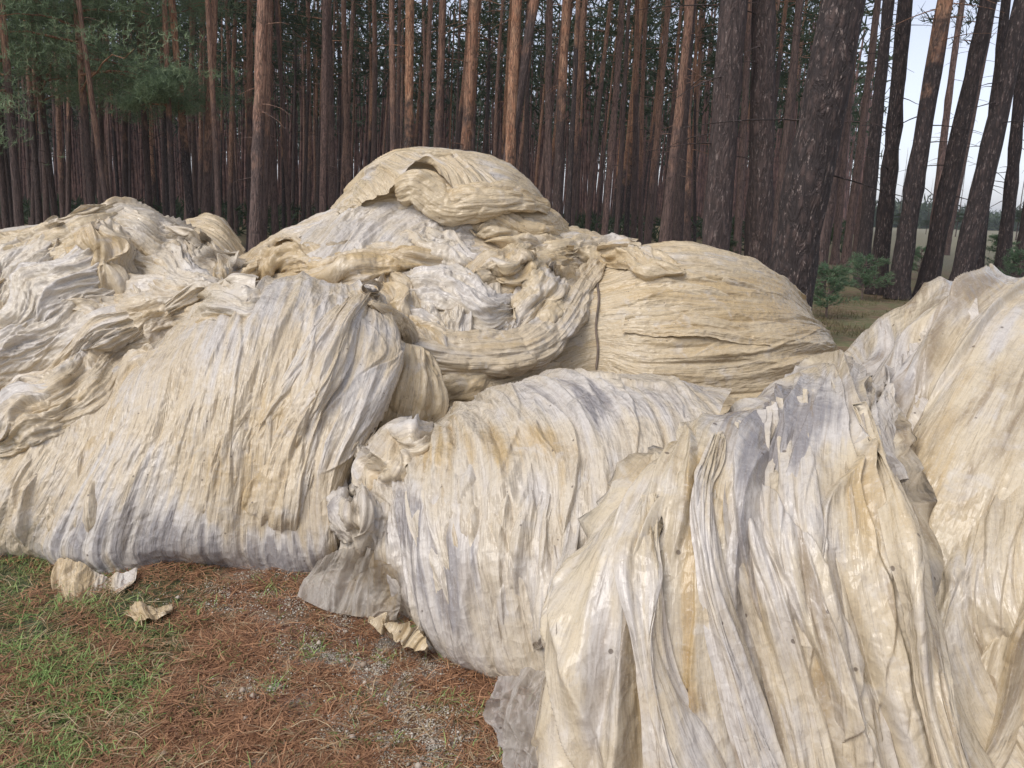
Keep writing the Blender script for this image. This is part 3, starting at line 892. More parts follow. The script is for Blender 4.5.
sheet_px('film_sheet', [[(415, 300, .01), (440, 288, .03), (480, 284, .03), (520, 288, .01)],
                        [(420, 328, .02), (445, 318, .07), (482, 318, .07), (520, 320, .02)],
                        [(428, 350, .01), (450, 348, .05), (480, 350, .05), (512, 346, .02)]], [60, 50], [60, 60, 60], FILM_W, 357,
         dict(big=0.03, mid=0.02, fine=0.005, crumple=0.07), 'thin clear grey sheet crumpled above the swag', 'film sheet', 'loose sheets on the pile', layers=3, lift=0.01, tint0=-0.3)

def wad(parent, x, y, L, w, deg, lift, seed, mat=FILM_W, tint=0.0, amp=1.0, name='crumpled_sheet'):
    """a crushed length of film lying on the pile: tucked in all round, thick in the middle"""
    rg = np.random.default_rng(seed)
    ca, sa = math.cos(R(deg)), math.sin(R(deg))
    rows = []
    for i, u in enumerate(np.linspace(-0.5, 0.5, 6)):
        row = []
        sh = rg.normal(0, 0.10) * w
        wd = w * (0.45 + 0.75 * math.cos(u * 2.5)) * rg.uniform(0.75, 1.2)
        for j, v in enumerate(np.linspace(-0.5, 0.5, 5)):
            px = x + ca * u * L - sa * (v * wd + sh)
            py = y + sa * u * L + ca * (v * wd + sh)
            edge = (1 - (2 * abs(u)) ** 3) * (1 - (2 * abs(v)) ** 2.2)
            row.append((px, py, -0.035 + (lift + 0.035) * max(0.0, edge) * rg.uniform(0.7, 1.3)))
        rows.append(row)
    C = [[on(*p) for p in r] for r in rows]
    ym = np.median([p[1] for r in C for p in r])
    C = [[p if abs(p[1] - ym) < 0.5 else P(rows[i][j][0], rows[i][j][1], ym + 0.15) for j, p in enumerate(r)] for i, r in enumerate(C)]
    n = int(np.clip(L / 5, 10, 40))
    D = dense(C, [n] * 5, [int(np.clip(w / 2.2, 10, 34))] * 4)
    kx = lift / 0.08
    return film_obj(name, D, mat, seed, dict(big=0.025 * amp, mid=0.020 * amp, fine=0.008, crumple=0.050 * amp, freq=1.3, cfreq=1.7), parent=parent, coarse=False,
                    layers=2, lift=0.012, pleats=18, plift=1.2, ridges=26, rh=0.030 * amp, rw=(0.012, 0.05), rl=(0.2, 0.9), fan=0.22, tint0=tint * 0.8, tintv=0.25)


for k, a in enumerate([
    (45, 236, 150, 34, -22, .10, FILM_Y, 0.1), (20, 262, 110, 36, -40, .08, FILM_W, -0.3), (62, 288, 130, 56, -38, .11, FILM_W, -0.9), (160, 250, 95, 50, 38, .06, FILM_W, -0.1),
    (40, 338, 170, 50, -24, .13, FILM_W, -0.8), (122, 306, 120, 44, 8, .09, FILM, 0.2), (70, 372, 150, 52, -34, .09, FILM, 0.4), (15, 412, 120, 44, -24, .07, FILM, 0.2),
    (182, 286, 100, 44, 24, .07, FILM_W, 0.0), (108, 254, 70, 44, 72, .08, FILM, 0.4), (215, 300, 80, 30, -14, .05, FILM_W, 0.1), (150, 330, 110, 36, -30, .07, FILM, 0.3),
    (200, 262, 60, 40, 60, .06, FILM_W, -0.2), (-30, 310, 90, 50, -50, .09, FILM, 0.1)]):
    wad(oB, a[0], a[1] + 6, a[2] * 1.15, a[3] * 1.2, a[4], a[5] * 0.75, 400 + k, a[6], a[7] * 0.5 + 0.05, 0.75)
for k, a in enumerate([
    (300, 256, 120, 32, -16, .05, FILM, 0.7), (370, 266, 170, 24, -6, .05, FILM, 0.5), (455, 300, 120, 40, 18, .06, FILM_W, -0.3), (522, 264, 110, 32, -8, .07, FILM_Y, 0.3),
    (425, 340, 90, 40, 34, .06, FILM, 0.3), (485, 276, 110, 24, -22, .06, FILM, 0.4), (545, 300, 80, 44, -52, .06, FILM_Y, 0.2),
    (440, 248, 90, 30, 24, .05, FILM_W, -0.2), (520, 232, 90, 26, 14, .05, FILM_Y, 0.1), (460, 385, 120, 26, -12, .06, FILM_Y, 0.4), (400, 310, 70, 40, 60, .05, FILM, 0.2)]):
    wad(oC, *a[:6], 430 + k, a[6], a[7], 0.8)
for k, a in enumerate([(585, 250, 110, 24, -4, .07, FILM_Y, 0.0), (645, 238, 100, 24, -8, .08, FILM_W, 0.0), (676, 242, 50, 22, 24, .07, FILM_Y, 0.1), (640, 262, 90, 26, 12, .04, FILM_Y, 0.2)]):
    wad(oD, *a[:6], 450 + k, a[6], a[7], 0.8)
for k, a in enumerate([(362, 500, 110, 34, 80, .06, FILM_W, -0.3), (400, 462, 80, 30, -40, .04, FILM, 0.2)]):
    wad(oE, *a[:6], 460 + k, a[6], a[7], 0.8)
for k, (par, rows, m, tint, sd) in enumerate([
    (oE, [[(425, 432, .012), (480, 408, .02), (545, 396, .02), (600, 396, .012)], [(404, 495, .012), (465, 482, .03), (535, 470, .03), (592, 466, .014)], [(420, 560, .014), (470, 556, .035), (530, 545, .035), (580, 530, .016)],
          [(442, 620, .0), (486, 630, .012), (526, 630, .012), (556, 620, .0)], [(450, 640, -.05), (488, 655, -.05), (526, 655, -.05), (550, 645, -.05)]], FILM_W, -0.1, 501),
    (oF, [[(735, 425, .012), (785, 398, .02), (838, 380, .012)], [(722, 510, .014), (785, 500, .04), (850, 485, .016)], [(738, 600, .014), (800, 600, .045), (872, 590, .016)], [(765, 690, .014), (825, 695, .045), (890, 690, .016)], [(795, 830, .014), (850, 830, .045), (920, 830, .016)]], FILM_G, -0.25, 503),
    (oG, [[(868, 378, .010), (915, 336, .02), (975, 296, .012)], [(862, 430, .014), (915, 402, .04), (980, 372, .016)], [(888, 480, -.06), (922, 466, -.06), (964, 446, -.06)]], FILM_W, -0.5, 504),
    (oG, [[(1030, 420, .012), (1080, 400, .03), (1130, 390, .012)], [(970, 520, .014), (1030, 500, .05), (1090, 490, .016)], [(925, 610, .014), (985, 600, .05), (1050, 590, .016)], [(935, 720, .014), (990, 720, .04), (1060, 700, .016)], [(960, 840, .014), (1020, 840, .04), (1090, 840, .016)]], FILM_G, 0.1, 505),
    (oA, [[(60, 412, .010), (120, 372, .02), (185, 330, .012)], [(20, 470, .014), (95, 440, .035), (175, 410, .016)], [(5, 520, .006), (85, 512, .012), (165, 500, .006)], [(8, 545, -.05), (85, 545, -.05), (160, 540, -.05)]], FILM, 0.0, 506),
    (oD, [[(640, 270, .012), (700, 270, .02), (760, 285, .012)], [(630, 300, .016), (700, 302, .03), (775, 318, .016)], [(622, 335, .014), (695, 338, .03), (770, 345, .014)]], FILM_Y, 0.3, 507),
]):
    av = par is oD
    sheet_px('loose_sheet', rows, [70] * (len(rows) - 1), [80] * (len(rows[0]) - 1), m, sd, dict(big=0.02, mid=0.014, fine=0.003, crumple=0.014, freq=0.8), parent=par,
             layers=2, lift=0.008, pleats=14, plift=1.1, ridges=22, rh=0.030, tint0=tint, tintv=0.2, axis='v' if av else 'u', ang=0.4 if par is oG else 0.0, ragged=0.5)

# scraps and trailing ends on the ground
g = lambda px, py, z=0.02: (px, py, z)


def ground_sheet(name, rows, us, vs, mat, seed, amps, label, cat='film scrap', group='film scraps on the ground', **kw):
    C = [[G(px, py, z) for px, py, z in r] for r in rows]
    D = dense(C, us, vs)
    kw.setdefault('pleats', 4)
    kw.setdefault('plift', 0.5)
    o = film_obj(name, D, mat, seed, amps, coarse=False, **kw)
    tag(o, label, cat, group)
    return o


ground_sheet('film_scrap', [[(120, 605, .015), (138, 602, .03), (158, 603, .03), (172, 607, .015)],
                            [(124, 612, .02), (140, 610, .04), (158, 610, .04), (172, 609, .02)],
                            [(132, 619, .012), (146, 619, .02), (160, 617, .02), (171, 611, .012)]], [40, 40], [30, 30, 30], FILM, 311,
             dict(big=0.006, mid=0.006, fine=0.003, crumple=0.016, freq=2.5, cfreq=3.0), 'small beige film scrap lying alone on the needles by the left bale', layers=2, lift=0.006, tint0=0.1)
ground_sheet('film_scrap', [[(56, 556, .07), (85, 560, .08), (112, 564, .07), (138, 566, .05)],
                            [(50, 577, .03), (80, 582, .04), (106, 584, .035), (134, 580, .03)],
                            [(54, 597, .008), (80, 603, .010), (102, 602, .010), (122, 592, .008)]], [50, 50], [40, 40, 40], FILM, 313,
             dict(big=0.012, mid=0.012, fine=0.004, crumple=0.016, freq=2.0, cfreq=2.0), 'trailing knotted film end spilling onto the grass under the left front bale', layers=3, lift=0.01, tint0=0.1)
ground_sheet('film_scrap', [[(318, 560, .16), (345, 548, .26), (372, 552, .30), (398, 570, .26)],
                            [(305, 580, .05), (335, 575, .12), (368, 580, .15), (402, 598, .12)],
                            [(298, 597, .012), (325, 610, .014), (362, 617, .016), (396, 620, .03)]], [60, 60], [50, 50, 50], FILM_S, 317,
             dict(big=0.015, mid=0.010, fine=0.003, crumple=0.03, freq=1.2, cfreq=1.5), 'thin sheer film flap spread on the ground between the left and centre front bales', layers=2, lift=0.006, tint0=0.0)
ground_sheet('film_scrap', [[(368, 612, .10), (388, 612, .13), (410, 622, .12), (430, 640, .08)],
                            [(366, 622, .10), (386, 626, .13), (406, 636, .12), (426, 650, .07)],
                            [(368, 634, .012), (388, 644, .014), (408, 652, .016), (426, 656, .012)]], [40, 40], [40, 40, 40], FILM_Y, 319,
             dict(big=0.010, mid=0.010, fine=0.003, crumple=0.014, freq=2.0, cfreq=2.0), 'yellowish folded film scrap against the foot of the centre front bale', layers=2, lift=0.008, tint0=0.35)
ground_sheet('film_scrap', [[(492, 672, .20), (530, 664, .26), (565, 670, .28), (600, 690, .26)],
                            [(482, 700, .14), (520, 694, .20), (560, 700, .22), (600, 720, .22)],
                            [(478, 722, .06), (512, 730, .12), (556, 740, .14), (600, 760, .14)],
                            [(492, 746, .012), (510, 775, .014), (556, 800, .02), (600, 815, .02)]], [60, 60, 60], [60, 60, 60], FILM_S, 323,
             dict(big=0.04, mid=0.02, fine=0.004, crumple=0.10, cfreq=1.6), 'crumpled clear grey film wad on the ground before the right front bale', layers=5, lift=0.015, tint0=-0.8)

# hanging flaps at the left edge of the right front bale
for k, (pts, sd, lab, t0) in enumerate([
    ([[(645, 496, -.01), (649, 495, .02), (654, 497, -.01)], [(628, 560, .05), (648, 565, .09), (672, 570, .04)], [(622, 640, .06), (655, 645, .11), (690, 650, .04)],
      [(628, 720, .05), (668, 725, .12), (716, 730, .04)], [(640, 800, .05), (690, 805, .10), (750, 805, .04)]], 331, 'long pointed film flap hanging down the left side of the right front bale', -0.2),
    ([[(713, 437, -.01), (717, 435, .01), (722, 434, -.01)], [(686, 500, .02), (700, 500, .05), (718, 500, .02)], [(690, 580, .02), (708, 580, .06), (730, 580, .02)],
      [(712, 680, .02), (734, 680, .06), (760, 680, .02)], [(740, 780, .02), (765, 780, .06), (790, 780, .02)]], 337, 'narrow grey film flap draped down the front of the right front bale', -0.4),
    ([[(858, 408, -.01), (861, 406, .01), (865, 405, -.01)], [(880, 520, .02), (895, 520, .07), (908, 520, .02)], [(895, 610, .02), (912, 610, .08), (928, 610, .02)],
      [(915, 700, .02), (932, 700, .08), (946, 700, .02)], [(936, 800, .02), (952, 800, .08), (966, 800, .02)]], 341, 'straight film flap along the seam between the right front bale and the right edge bale', 0.1),
]):
    sheet_px('film_flap', pts, [90, 90, 90, 80], [60, 60], FILM_G, sd, dict(big=0.02, mid=0.022, fine=0.004, crumple=0.014, freq=0.9), lab, 'film flap', 'film flaps on the right front bale', layers=0, tint0=t0, pleats=5, plift=0.6, ridges=8, rh=0.010, rw=(0.01, 0.03), ragged=0.4)

# ------------------------------------------------------------------ ground
def mat_ground():
    m = bpy.data.materials.new('forest_floor')
    t = NT(m)
    oc = t.n('ShaderNodeTexCoord').outputs['Object']
    a = t.noise(oc, 1.3, 6, 0.65, 0.4)
    b_ = t.noise(oc, 6.0, 6, 0.7, 0.3)
    c_ = t.noise(oc, 45.0, 4, 0.7)
    xyz = t.n('ShaderNodeSeparateXYZ', {0: oc})
    X, Y = xyz.outputs[0], xyz.outputs[1]
    red = t.mix(t.rng(c_, 0.3, 0.7), (0.09, 0.040, 0.026), (0.28, 0.14, 0.085))
    tan = t.mix(t.rng(c_, 0.3, 0.7), (0.13, 0.085, 0.05), (0.28, 0.205, 0.135))
    grn = t.mix(t.rng(c_, 0.3, 0.7), (0.03, 0.04, 0.015), (0.10, 0.115, 0.045))
    sand = t.mix(t.rng(c_, 0.35, 0.65), (0.20, 0.165, 0.135), (0.46, 0.42, 0.36))
    col = t.mix(t.rng(b_, 0.42, 0.62), red, tan)
    # moss to the left of the litter, sand near the bales
    gl = t.math('ADD', a, t.math('MULTIPLY', t.math('ADD', X, 1.15), -0.28))
    col = t.mix(t.rng(gl, 0.45, 0.62), col, grn)
    sd = t.math('ADD', t.noise(oc, 3.4, 5, 0.7, 0.5), t.rng(t.math('ABSOLUTE', t.math('ADD', X, 0.45)), 0.9, 0.1, -0.35, 0.0))
    near = t.rng(Y, 4.0, 3.4)
    col = t.mix(t.math('MULTIPLY', t.rng(sd, 0.46, 0.56), near), col, sand)
    # beyond the heap: grassy litter, then the pale dry field
    far = t.rng(Y, 4.5, 6.0)
    fcol = t.mix(t.rng(a, 0.40, 0.60), (0.155, 0.10, 0.055), (0.13, 0.135, 0.055))
    fcol = t.mix(t.rng(b_, 0.45, 0.65), fcol, (0.24, 0.17, 0.10))
    col = t.mix(far, col, fcol)
    fld = t.math('MULTIPLY', t.rng(Y, 22, 34), t.rng(t.math('SUBTRACT', X, t.math('MULTIPLY', Y, 0.42)), -1.0, 3.0))
    col = t.mix(fld, col, t.mix(t.rng(b_, 0.4, 0.6), (0.24, 0.20, 0.14), (0.16, 0.16, 0.09)))
    hh = t.math('ADD', t.math('MULTIPLY', c_, 0.6), b_)
    bump = t.n('ShaderNodeBump', {'Strength': 0.8, 'Distance': 0.02, 'Height': hh}).outputs[0]
    b = t.n('ShaderNodeBsdfPrincipled', {'Base Color': col, 'Roughness': 0.95, 'Normal': bump})
    t.n('ShaderNodeOutputMaterial', {0: b.outputs[0]})
    return m


xs = np.unique(np.concatenate([np.linspace(-900, -12, 40), np.linspace(-12, -3, 30), np.linspace(-3, 1.5, 150), np.linspace(1.5, 14, 40), np.linspace(14, 900, 40)]))
ys = np.unique(np.concatenate([np.linspace(-60, 1, 12), np.linspace(1, 4.2, 130), np.linspace(4.2, 40, 60), np.linspace(40, 1500, 40)]))
XX, YY = np.meshgrid(xs, ys, indexing='ij')
nearw = sstep(6, 3.5, YY) * sstep(-12, -4, XX) * sstep(6, 2, XX)
ZZ = (0.020 * perlin(XX * 1.4, YY * 1.4, 3) + 0.014 * perlin(XX * 5, YY * 5, 4) + 0.006 * perlin(XX * 14, YY * 14, 5)) * nearw - 0.01
GR = raw_mesh('ground', np.stack([XX, YY, ZZ], -1), grid_faces(len(xs), len(ys))[:, ::-1], True)
og = link('ground', GR, mat_ground())
og['kind'] = 'structure'


def gz(x, y):
    w = sstep(6, 3.5, y) * sstep(-12, -4, x) * sstep(6, 2, x)
    return (0.020 * perlin(x * 1.4, y * 1.4, 3) + 0.014 * perlin(x * 5, y * 5, 4) + 0.006 * perlin(x * 14, y * 14, 5)) * w - 0.01


def blades(name, x, y, length, width, lean, mat, seed, bend=0.5, z0=0.0, label=None, cat=None):
    """many thin two-segment blades; lean 0 = upright, 1 = flat"""
    rg = np.random.default_rng(seed)
    n = len(x)
    az = rg.uniform(0, 2 * np.pi, n)
    L = length * rg.uniform(0.5, 1.3, n)
    le = np.clip(lean + rg.normal(0, 0.12, n), 0, 1.02) * np.pi / 2
    d = np.stack([np.cos(az) * np.sin(le), np.sin(az) * np.sin(le), np.cos(le)], -1)
    le2 = np.minimum(le + bend * rg.uniform(0, 1, n), 1.62)
    az2 = az + rg.normal(0, 0.3, n)
    d2 = np.stack([np.cos(az2) * np.sin(le2), np.sin(az2) * np.sin(le2), np.cos(le2)], -1)
    side = np.stack([-np.sin(az), np.cos(az), rg.uniform(-.4, .4, n)], -1)
    p0 = np.stack([x, y, gz(x, y) + z0 * rg.uniform(0.2, 1, n)], -1)
    p1 = p0 + d * (L * 0.5)[:, None]
    p2 = p1 + d2 * (L * 0.5)[:, None]
    w = (width * rg.uniform(0.6, 1.2, n))[:, None]
    V = np.stack([p0 - side * w / 2, p0 + side * w / 2, p1 + side * w * 0.45, p1 - side * w * 0.45, p2 + side * w * 0.12, p2 - side * w * 0.12], 1)
    b = np.arange(n)[:, None] * 6
    F = np.concatenate([b + np.array([[0, 1, 2, 3]]), b + np.array([[3, 2, 4, 5]])])
    o = link(name, raw_mesh(name, V.reshape(-1, 3), F, False), mat)
    o['kind'] = 'stuff'
    if label:
        o['label'] = label
        o['category'] = cat
    return o


def mat_blade(name, c1, c2):
    m = bpy.data.materials.new(name)
    t = NT(m)
    isl = t.n('ShaderNodeNewGeometry').outputs['Random Per Island']
    c = t.mix(isl, c1, c2)
    b = t.n('ShaderNodeBsdfPrincipled', {'Base Color': c, 'Roughness': 0.7})
    tl = t.n('ShaderNodeBsdfTranslucent', {'Color': c})
    mx = t.n('ShaderNodeMixShader', {0: 0.2, 1: b.outputs[0], 2: tl.outputs[0]})
    t.n('ShaderNodeOutputMaterial', {0: mx.outputs[0]})
    return m


def pix_cloud(n, fn, seed, x0=-430, x1=620, y0=555, y1=830):
    """ground points whose density follows fn(px,py)"""
    rg = np.random.default_rng(seed)
    px = rg.uniform(x0, x1, n * 5)
    py = rg.uniform(y0, y1, n * 5)
    keep = rg.uniform(0, 1, n * 5) < fn(px, py)
    px, py = px[keep][:n], py[keep][:n]
    q = np.array([G(a, b) for a, b in zip(px, py)])
    return q[:, 0], q[:, 1]


def clump(px, py, sc, seed):
    return perlin(px / sc, py / (sc * 0.6), seed)


spots_g = [(255, 600, 70, 14), (320, 612, 60, 18), (350, 650, 62, 26), (400, 672, 58, 24), (300, 645, 30, 14), (385, 720, 60, 36), (440, 745, 70, 32), (255, 690, 26, 12), (285, 575, 40, 8), (470, 770, 50, 20)]


def granf(x, y):
    v = np.zeros_like(x)
    for a, b, c, d in spots_g:
        v = np.maximum(v, np.exp(-((x - a) / c) ** 2 - ((y - b) / d) ** 2))
    return np.clip(v * (0.4 + 1.0 * clump(x, y, 22, 45)), 0.0, 1) + 0.004


redf = lambda x, y: np.clip(0.35 + 0.65 * sstep(80, 230, x) + 0.6 * clump(x, y, 45, 5), 0.05, 1) * (0.25 + 0.75 * sstep(-0.25, 0.2, clump(x, y, 70, 8))) * (1 - 0.85 * np.clip(2.2 * granf(x, y), 0, 1))
x, y = pix_cloud(56000, redf, 1)
blades('needle_litter', x, y, 0.065, 0.0030, 0.985, mat_blade('red_needles', (0.13, 0.056, 0.028), (0.50, 0.27, 0.14)), 1, 0.15, 0.018,
       'reddish brown pine needles strewn over the ground before the bales', 'needle litter')
tanf = lambda x, y: np.clip(0.35 + 0.9 * clump(x, y, 60, 15), 0.03, 1) * np.where(y > 700, 1.0, 0.55)
x, y = pix_cloud(9500, tanf, 2)
blades('dry_grass', x, y, 0.085, 0.0026, 0.97, mat_blade('straw', (0.32, 0.22, 0.12), (0.60, 0.47, 0.29)), 2, 0.4, 0.014,
       'dry straw coloured grass lying flat in the foreground', 'dry grass')
grnf = lambda x, y: np.clip(sstep(240, 0, x) * 0.55 + 1.0 * clump(x, y, 40, 25) + 1.2 * np.exp(-((x - 85) / 45) ** 2 - ((y - 690) / 40) ** 2) - 0.12, 0.004, 1)
x, y = pix_cloud(16000, grnf, 3)
blades('grass', x, y, 0.050, 0.0034, 0.55, mat_blade('green_grass', (0.11, 0.20, 0.045), (0.33, 0.45, 0.14)), 3, 0.9, 0.0,
       'short green grass growing at the left of the foreground', 'grass')
mossf = lambda x, y: np.clip(sstep(260, 60, x) * 0.6 + 0.8 * clump(x, y, 55, 35), 0.01, 1)
x, y = pix_cloud(32000, mossf, 4)
blades('moss', x, y, 0.030, 0.0040, 0.55, mat_blade('moss_green', (0.09, 0.095, 0.025), (0.26, 0.22, 0.08)), 4, 0.6, 0.0,
       'olive moss between the needles at the left foreground', 'moss')

# granules: small broken grains
def grains(name, x, y, size, mat, seed, label, cat):
    rg = np.random.default_rng(seed)
    base = np.array([(1, 0, 0), (-1, 0, 0), (0, 1, 0), (0, -1, 0), (0, 0, 1), (0, 0, -1)], float)
    fc = np.array([(0, 2, 4), (2, 1, 4), (1, 3, 4), (3, 0, 4), (2, 0, 5), (1, 2, 5), (3, 1, 5), (0, 3, 5)])
    n = len(x)
    sz = size * np.exp(rg.normal(0, 0.4, n))
    V = base[None] * rg.uniform(0.5, 1.2, (n, 6, 1))
    a = rg.uniform(0, 6.28, n)
    ca, sa = np.cos(a)[:, None], np.sin(a)[:, None]
    V = np.stack([V[..., 0] * ca - V[..., 1] * sa, V[..., 0] * sa + V[..., 1] * ca, V[..., 2] * 0.7], -1) * sz[:, None, None]
    V += np.stack([x, y, gz(x, y) + sz * 0.3 + 0.012], -1)[:, None]
    F = (np.arange(n)[:, None, None] * 6 + fc[None]).reshape(-1, 3)
    o = link(name, raw_mesh(name, V.reshape(-1, 3), F, False), mat)
    tag(o, label, cat, kind='stuff')


x, y = pix_cloud(30000, granf, 5, 130, 620)
grains('gravel', x, y, 0.0026, mat_blade('pale_grain', (0.33, 0.28, 0.22), (0.66, 0.60, 0.50)), 5, 'pale grey grit scattered on the litter before the centre bale', 'grit')
x, y = pix_cloud(110, lambda x, y: granf(x, y) + 0.05, 6, 130, 560)
grains('wood_chips', x, y, 0.009, mat_blade('chip', (0.28, 0.20, 0.13), (0.55, 0.47, 0.38)), 6, 'larger pale chips among the grit and needles', 'chips')

# ------------------------------------------------------------------ trees
def rings(path, rad, k, seedoff=0.0):
    """tube rings along a path"""
    path = np.asarray(path, float)
    T = np.gradient(path, axis=0)
    T /= np.linalg.norm(T, axis=1, keepdims=True)
    ref = np.array([0.31, 0.95, 0.05])
    A = np.cross(T, ref)
    A /= np.linalg.norm(A, axis=1, keepdims=True)
    B = np.cross(T, A)
    th = np.linspace(0, 2 * np.pi, k, endpoint=False) + seedoff
    V = path[:, None] + rad[:, None, None] * (np.cos(th)[None, :, None] * A[:, None] + np.sin(th)[None, :, None] * B[:, None])
    return V


class Tri:
    def __init__(s):
        s.V, s.F, s.n = [], [], 0

    def add(s, V, F):
        V = np.asarray(V, float).reshape(-1, 3)
        s.V.append(V)
        s.F.append(np.asarray(F) + s.n)
        s.n += len(V)

    def tube(s, path, rad, k):
        V = rings(path, np.asarray(rad, float), k)
        q = grid_faces(len(V), k, True)
        s.add(V, q)

    def mesh(s, name, smooth=True):
        return raw_mesh(name, np.concatenate(s.V), np.concatenate(s.F), smooth)


TRUNK_R, TRUNK_H = 0.16, 22.0


def trunk_mesh(seed, twigs=16, k=14, nz=44):
    rg = np.random.default_rng(seed)
    z = TRUNK_H * np.linspace(0, 1, nz) ** 1.15
    sx = 0.10 * np.sin(z * rg.uniform(0.15, 0.4) + rg.uniform(0, 6)) * rg.uniform(0.3, 1.2)
    sy = 0.10 * np.sin(z * rg.uniform(0.15, 0.4) + rg.uniform(0, 6))
    sx -= sx[0]
    sy -= sy[0]
    rad = TRUNK_R * (1 - 0.72 * (z / TRUNK_H) ** 0.9) + 0.07 * np.exp(-z / 0.35)
    rad = rad * (1 + 0.04 * rg.normal(0, 1, nz))
    m = Tri()
    path = np.stack([sx, sy, z], -1)
    V = rings(path, rad, k)
    V += rg.normal(0, 0.006, V.shape)
    m.add(V, grid_faces(nz, k, True))
    for i in range(twigs):
        h = rg.uniform(2.2, 11)
        j = np.searchsorted(z, h)
        a = rg.uniform(0, 6.28)
        L = rg.uniform(0.25, 1.3)
        dr = np.array([math.cos(a), math.sin(a), rg.uniform(-0.35, 0.35)])
        e = np.linspace(0, 1, 5)[:, None]
        pth = path[min(j, nz - 1)] * 0 + np.array([np.interp(h, z, sx), np.interp(h, z, sy), h]) + dr * L * e + np.array([0, 0, -0.25 * L]) * e ** 2 + rg.normal(0, 0.008, (5, 3)) * e
        m.tube(pth, 0.013 * (1 - 0.75 * e[:, 0]), 4)
    return m.mesh('pine_trunk')


def needle_tris(centers, dirs, n, length, width, rg, spread=0.8):
    N = len(centers)
    c = np.repeat(centers, n, 0)
    d = np.repeat(dirs, n, 0) + rg.normal(0, spread, (N * n, 3))
    d /= np.linalg.norm(d, axis=1, keepdims=True)
    p = np.cross(d, rg.normal(0, 1, (N * n, 3)))
    p /= np.maximum(np.linalg.norm(p, axis=1, keepdims=True), 1e-6)
    L = (length * rg.uniform(0.6, 1.25, N * n))[:, None]
    w = (width * rg.uniform(0.7, 1.2, N * n))[:, None]
    V = np.stack([c - p * w / 2, c + p * w / 2, c + d * L + p * w * 0.15, c + d * L - p * w * 0.15], 1)
    return V.reshape(-1, 3), np.arange(N * n * 4).reshape(-1, 4)


def crown_mesh(seed, z0, z1, radius, limbs, clumps_per, tufts, length, width, n, droop=0.0, flat=0.35, name='pine_crown'):
    rg = np.random.default_rng(seed)
    m = Tri()
    cents, dirs = [], []
    for i in range(limbs):
        h = z0 + (z1 - z0) * (i + rg.uniform(0, 1)) / limbs
        f = (h - z0) / (z1 - z0)
        L = radius * (1.05 - 0.75 * f ** 1.5) * rg.uniform(0.55, 1.15)
        a = rg.uniform(0, 6.28)
        e = np.linspace(0, 1, 7)[:, None]
        dr = np.array([math.cos(a), math.sin(a), rg.uniform(-0.05, 0.45) - droop * 0.3])
        pth = np.array([0, 0, h]) + dr * L * e + np.array([0, 0, -droop * L]) * e ** 2 + rg.normal(0, 0.07, (7, 3)) * e * L * 0.4
        m.tube(pth, 0.035 * (1 - 0.8 * e[:, 0]), 4)
        for c in range(clumps_per):
            q = rg.uniform(0.35, 1.0)
            base = np.array([np.interp(q, e[:, 0], pth[:, k]) for k in range(3)]) + rg.normal(0, 0.16, 3) * L * np.array([1, 1, 0.4])
            sp = 0.16 * radius
            cc = base + rg.normal(0, 1, (tufts, 3)) * np.array([sp, sp, sp * flat])
            cents.append(cc)
            dd = np.repeat((dr * 0.6 + np.array([0, 0, 0.35]))[None], tufts, 0)
            dirs.append(dd)
    V, F = needle_tris(np.concatenate(cents), np.concatenate(dirs), n, length, width, rg)
    m2 = Tri()
    m2.V, m2.F, m2.n = m.V, m.F, m.n
    nlimb = sum(len(f) for f in m.F)
    m2.add(V, F)
    me = m2.mesh(name, False)
    me.materials.append(NEEDLE)
    me.materials.append(BARK)
    mi = np.zeros(len(me.polygons), np.int32)
    mi[:nlimb] = 1
    me.polygons.foreach_set('material_index', mi)
    return me


TRUNKS = [trunk_mesh(500 + i, twigs=tw) for i, tw in enumerate((10, 20, 26, 14, 22, 30, 16))]
CROWNS = [crown_mesh(600 + i, 9.5 + 0.8 * (i % 3), 21.5, 2.2, 14, 4, 7, 0.42, 0.055, 3) for i in range(5)]


def pine(base, axis, diam, orange, pale, label, group, cat='pine tree', crown=None, crown_scale=1.0, name='pine_tree', seed=0):
    root = empty(name, base)
    q = Vector((0, 0, 1)).rotation_difference(Vector(axis))
    root.rotation_mode = 'QUATERNION'
    root.rotation_quaternion = q @ Matrix.Rotation(seed * 1.7, 3, 'Z').to_quaternion()
    tag(root, label, cat, group)
    t = bpy.data.objects.new('trunk', TRUNKS[seed % len(TRUNKS)])
    COL.objects.link(t)
    t.parent = root
    k = diam / 2 / TRUNK_R
    t.scale = (k, k, 1)
    t['orange_height'] = float(orange)
    t['pale_bark'] = float(pale)
    c = bpy.data.objects.new('crown', crown or CROWNS[seed % len(CROWNS)])
    COL.objects.link(c)
    c.parent = root
    c['orange_height'] = 3.0
    c['pale_bark'] = 0.0
    c.scale = (crown_scale, crown_scale, 1)
    return root


for me in TRUNKS:
    me.materials.append(BARK)

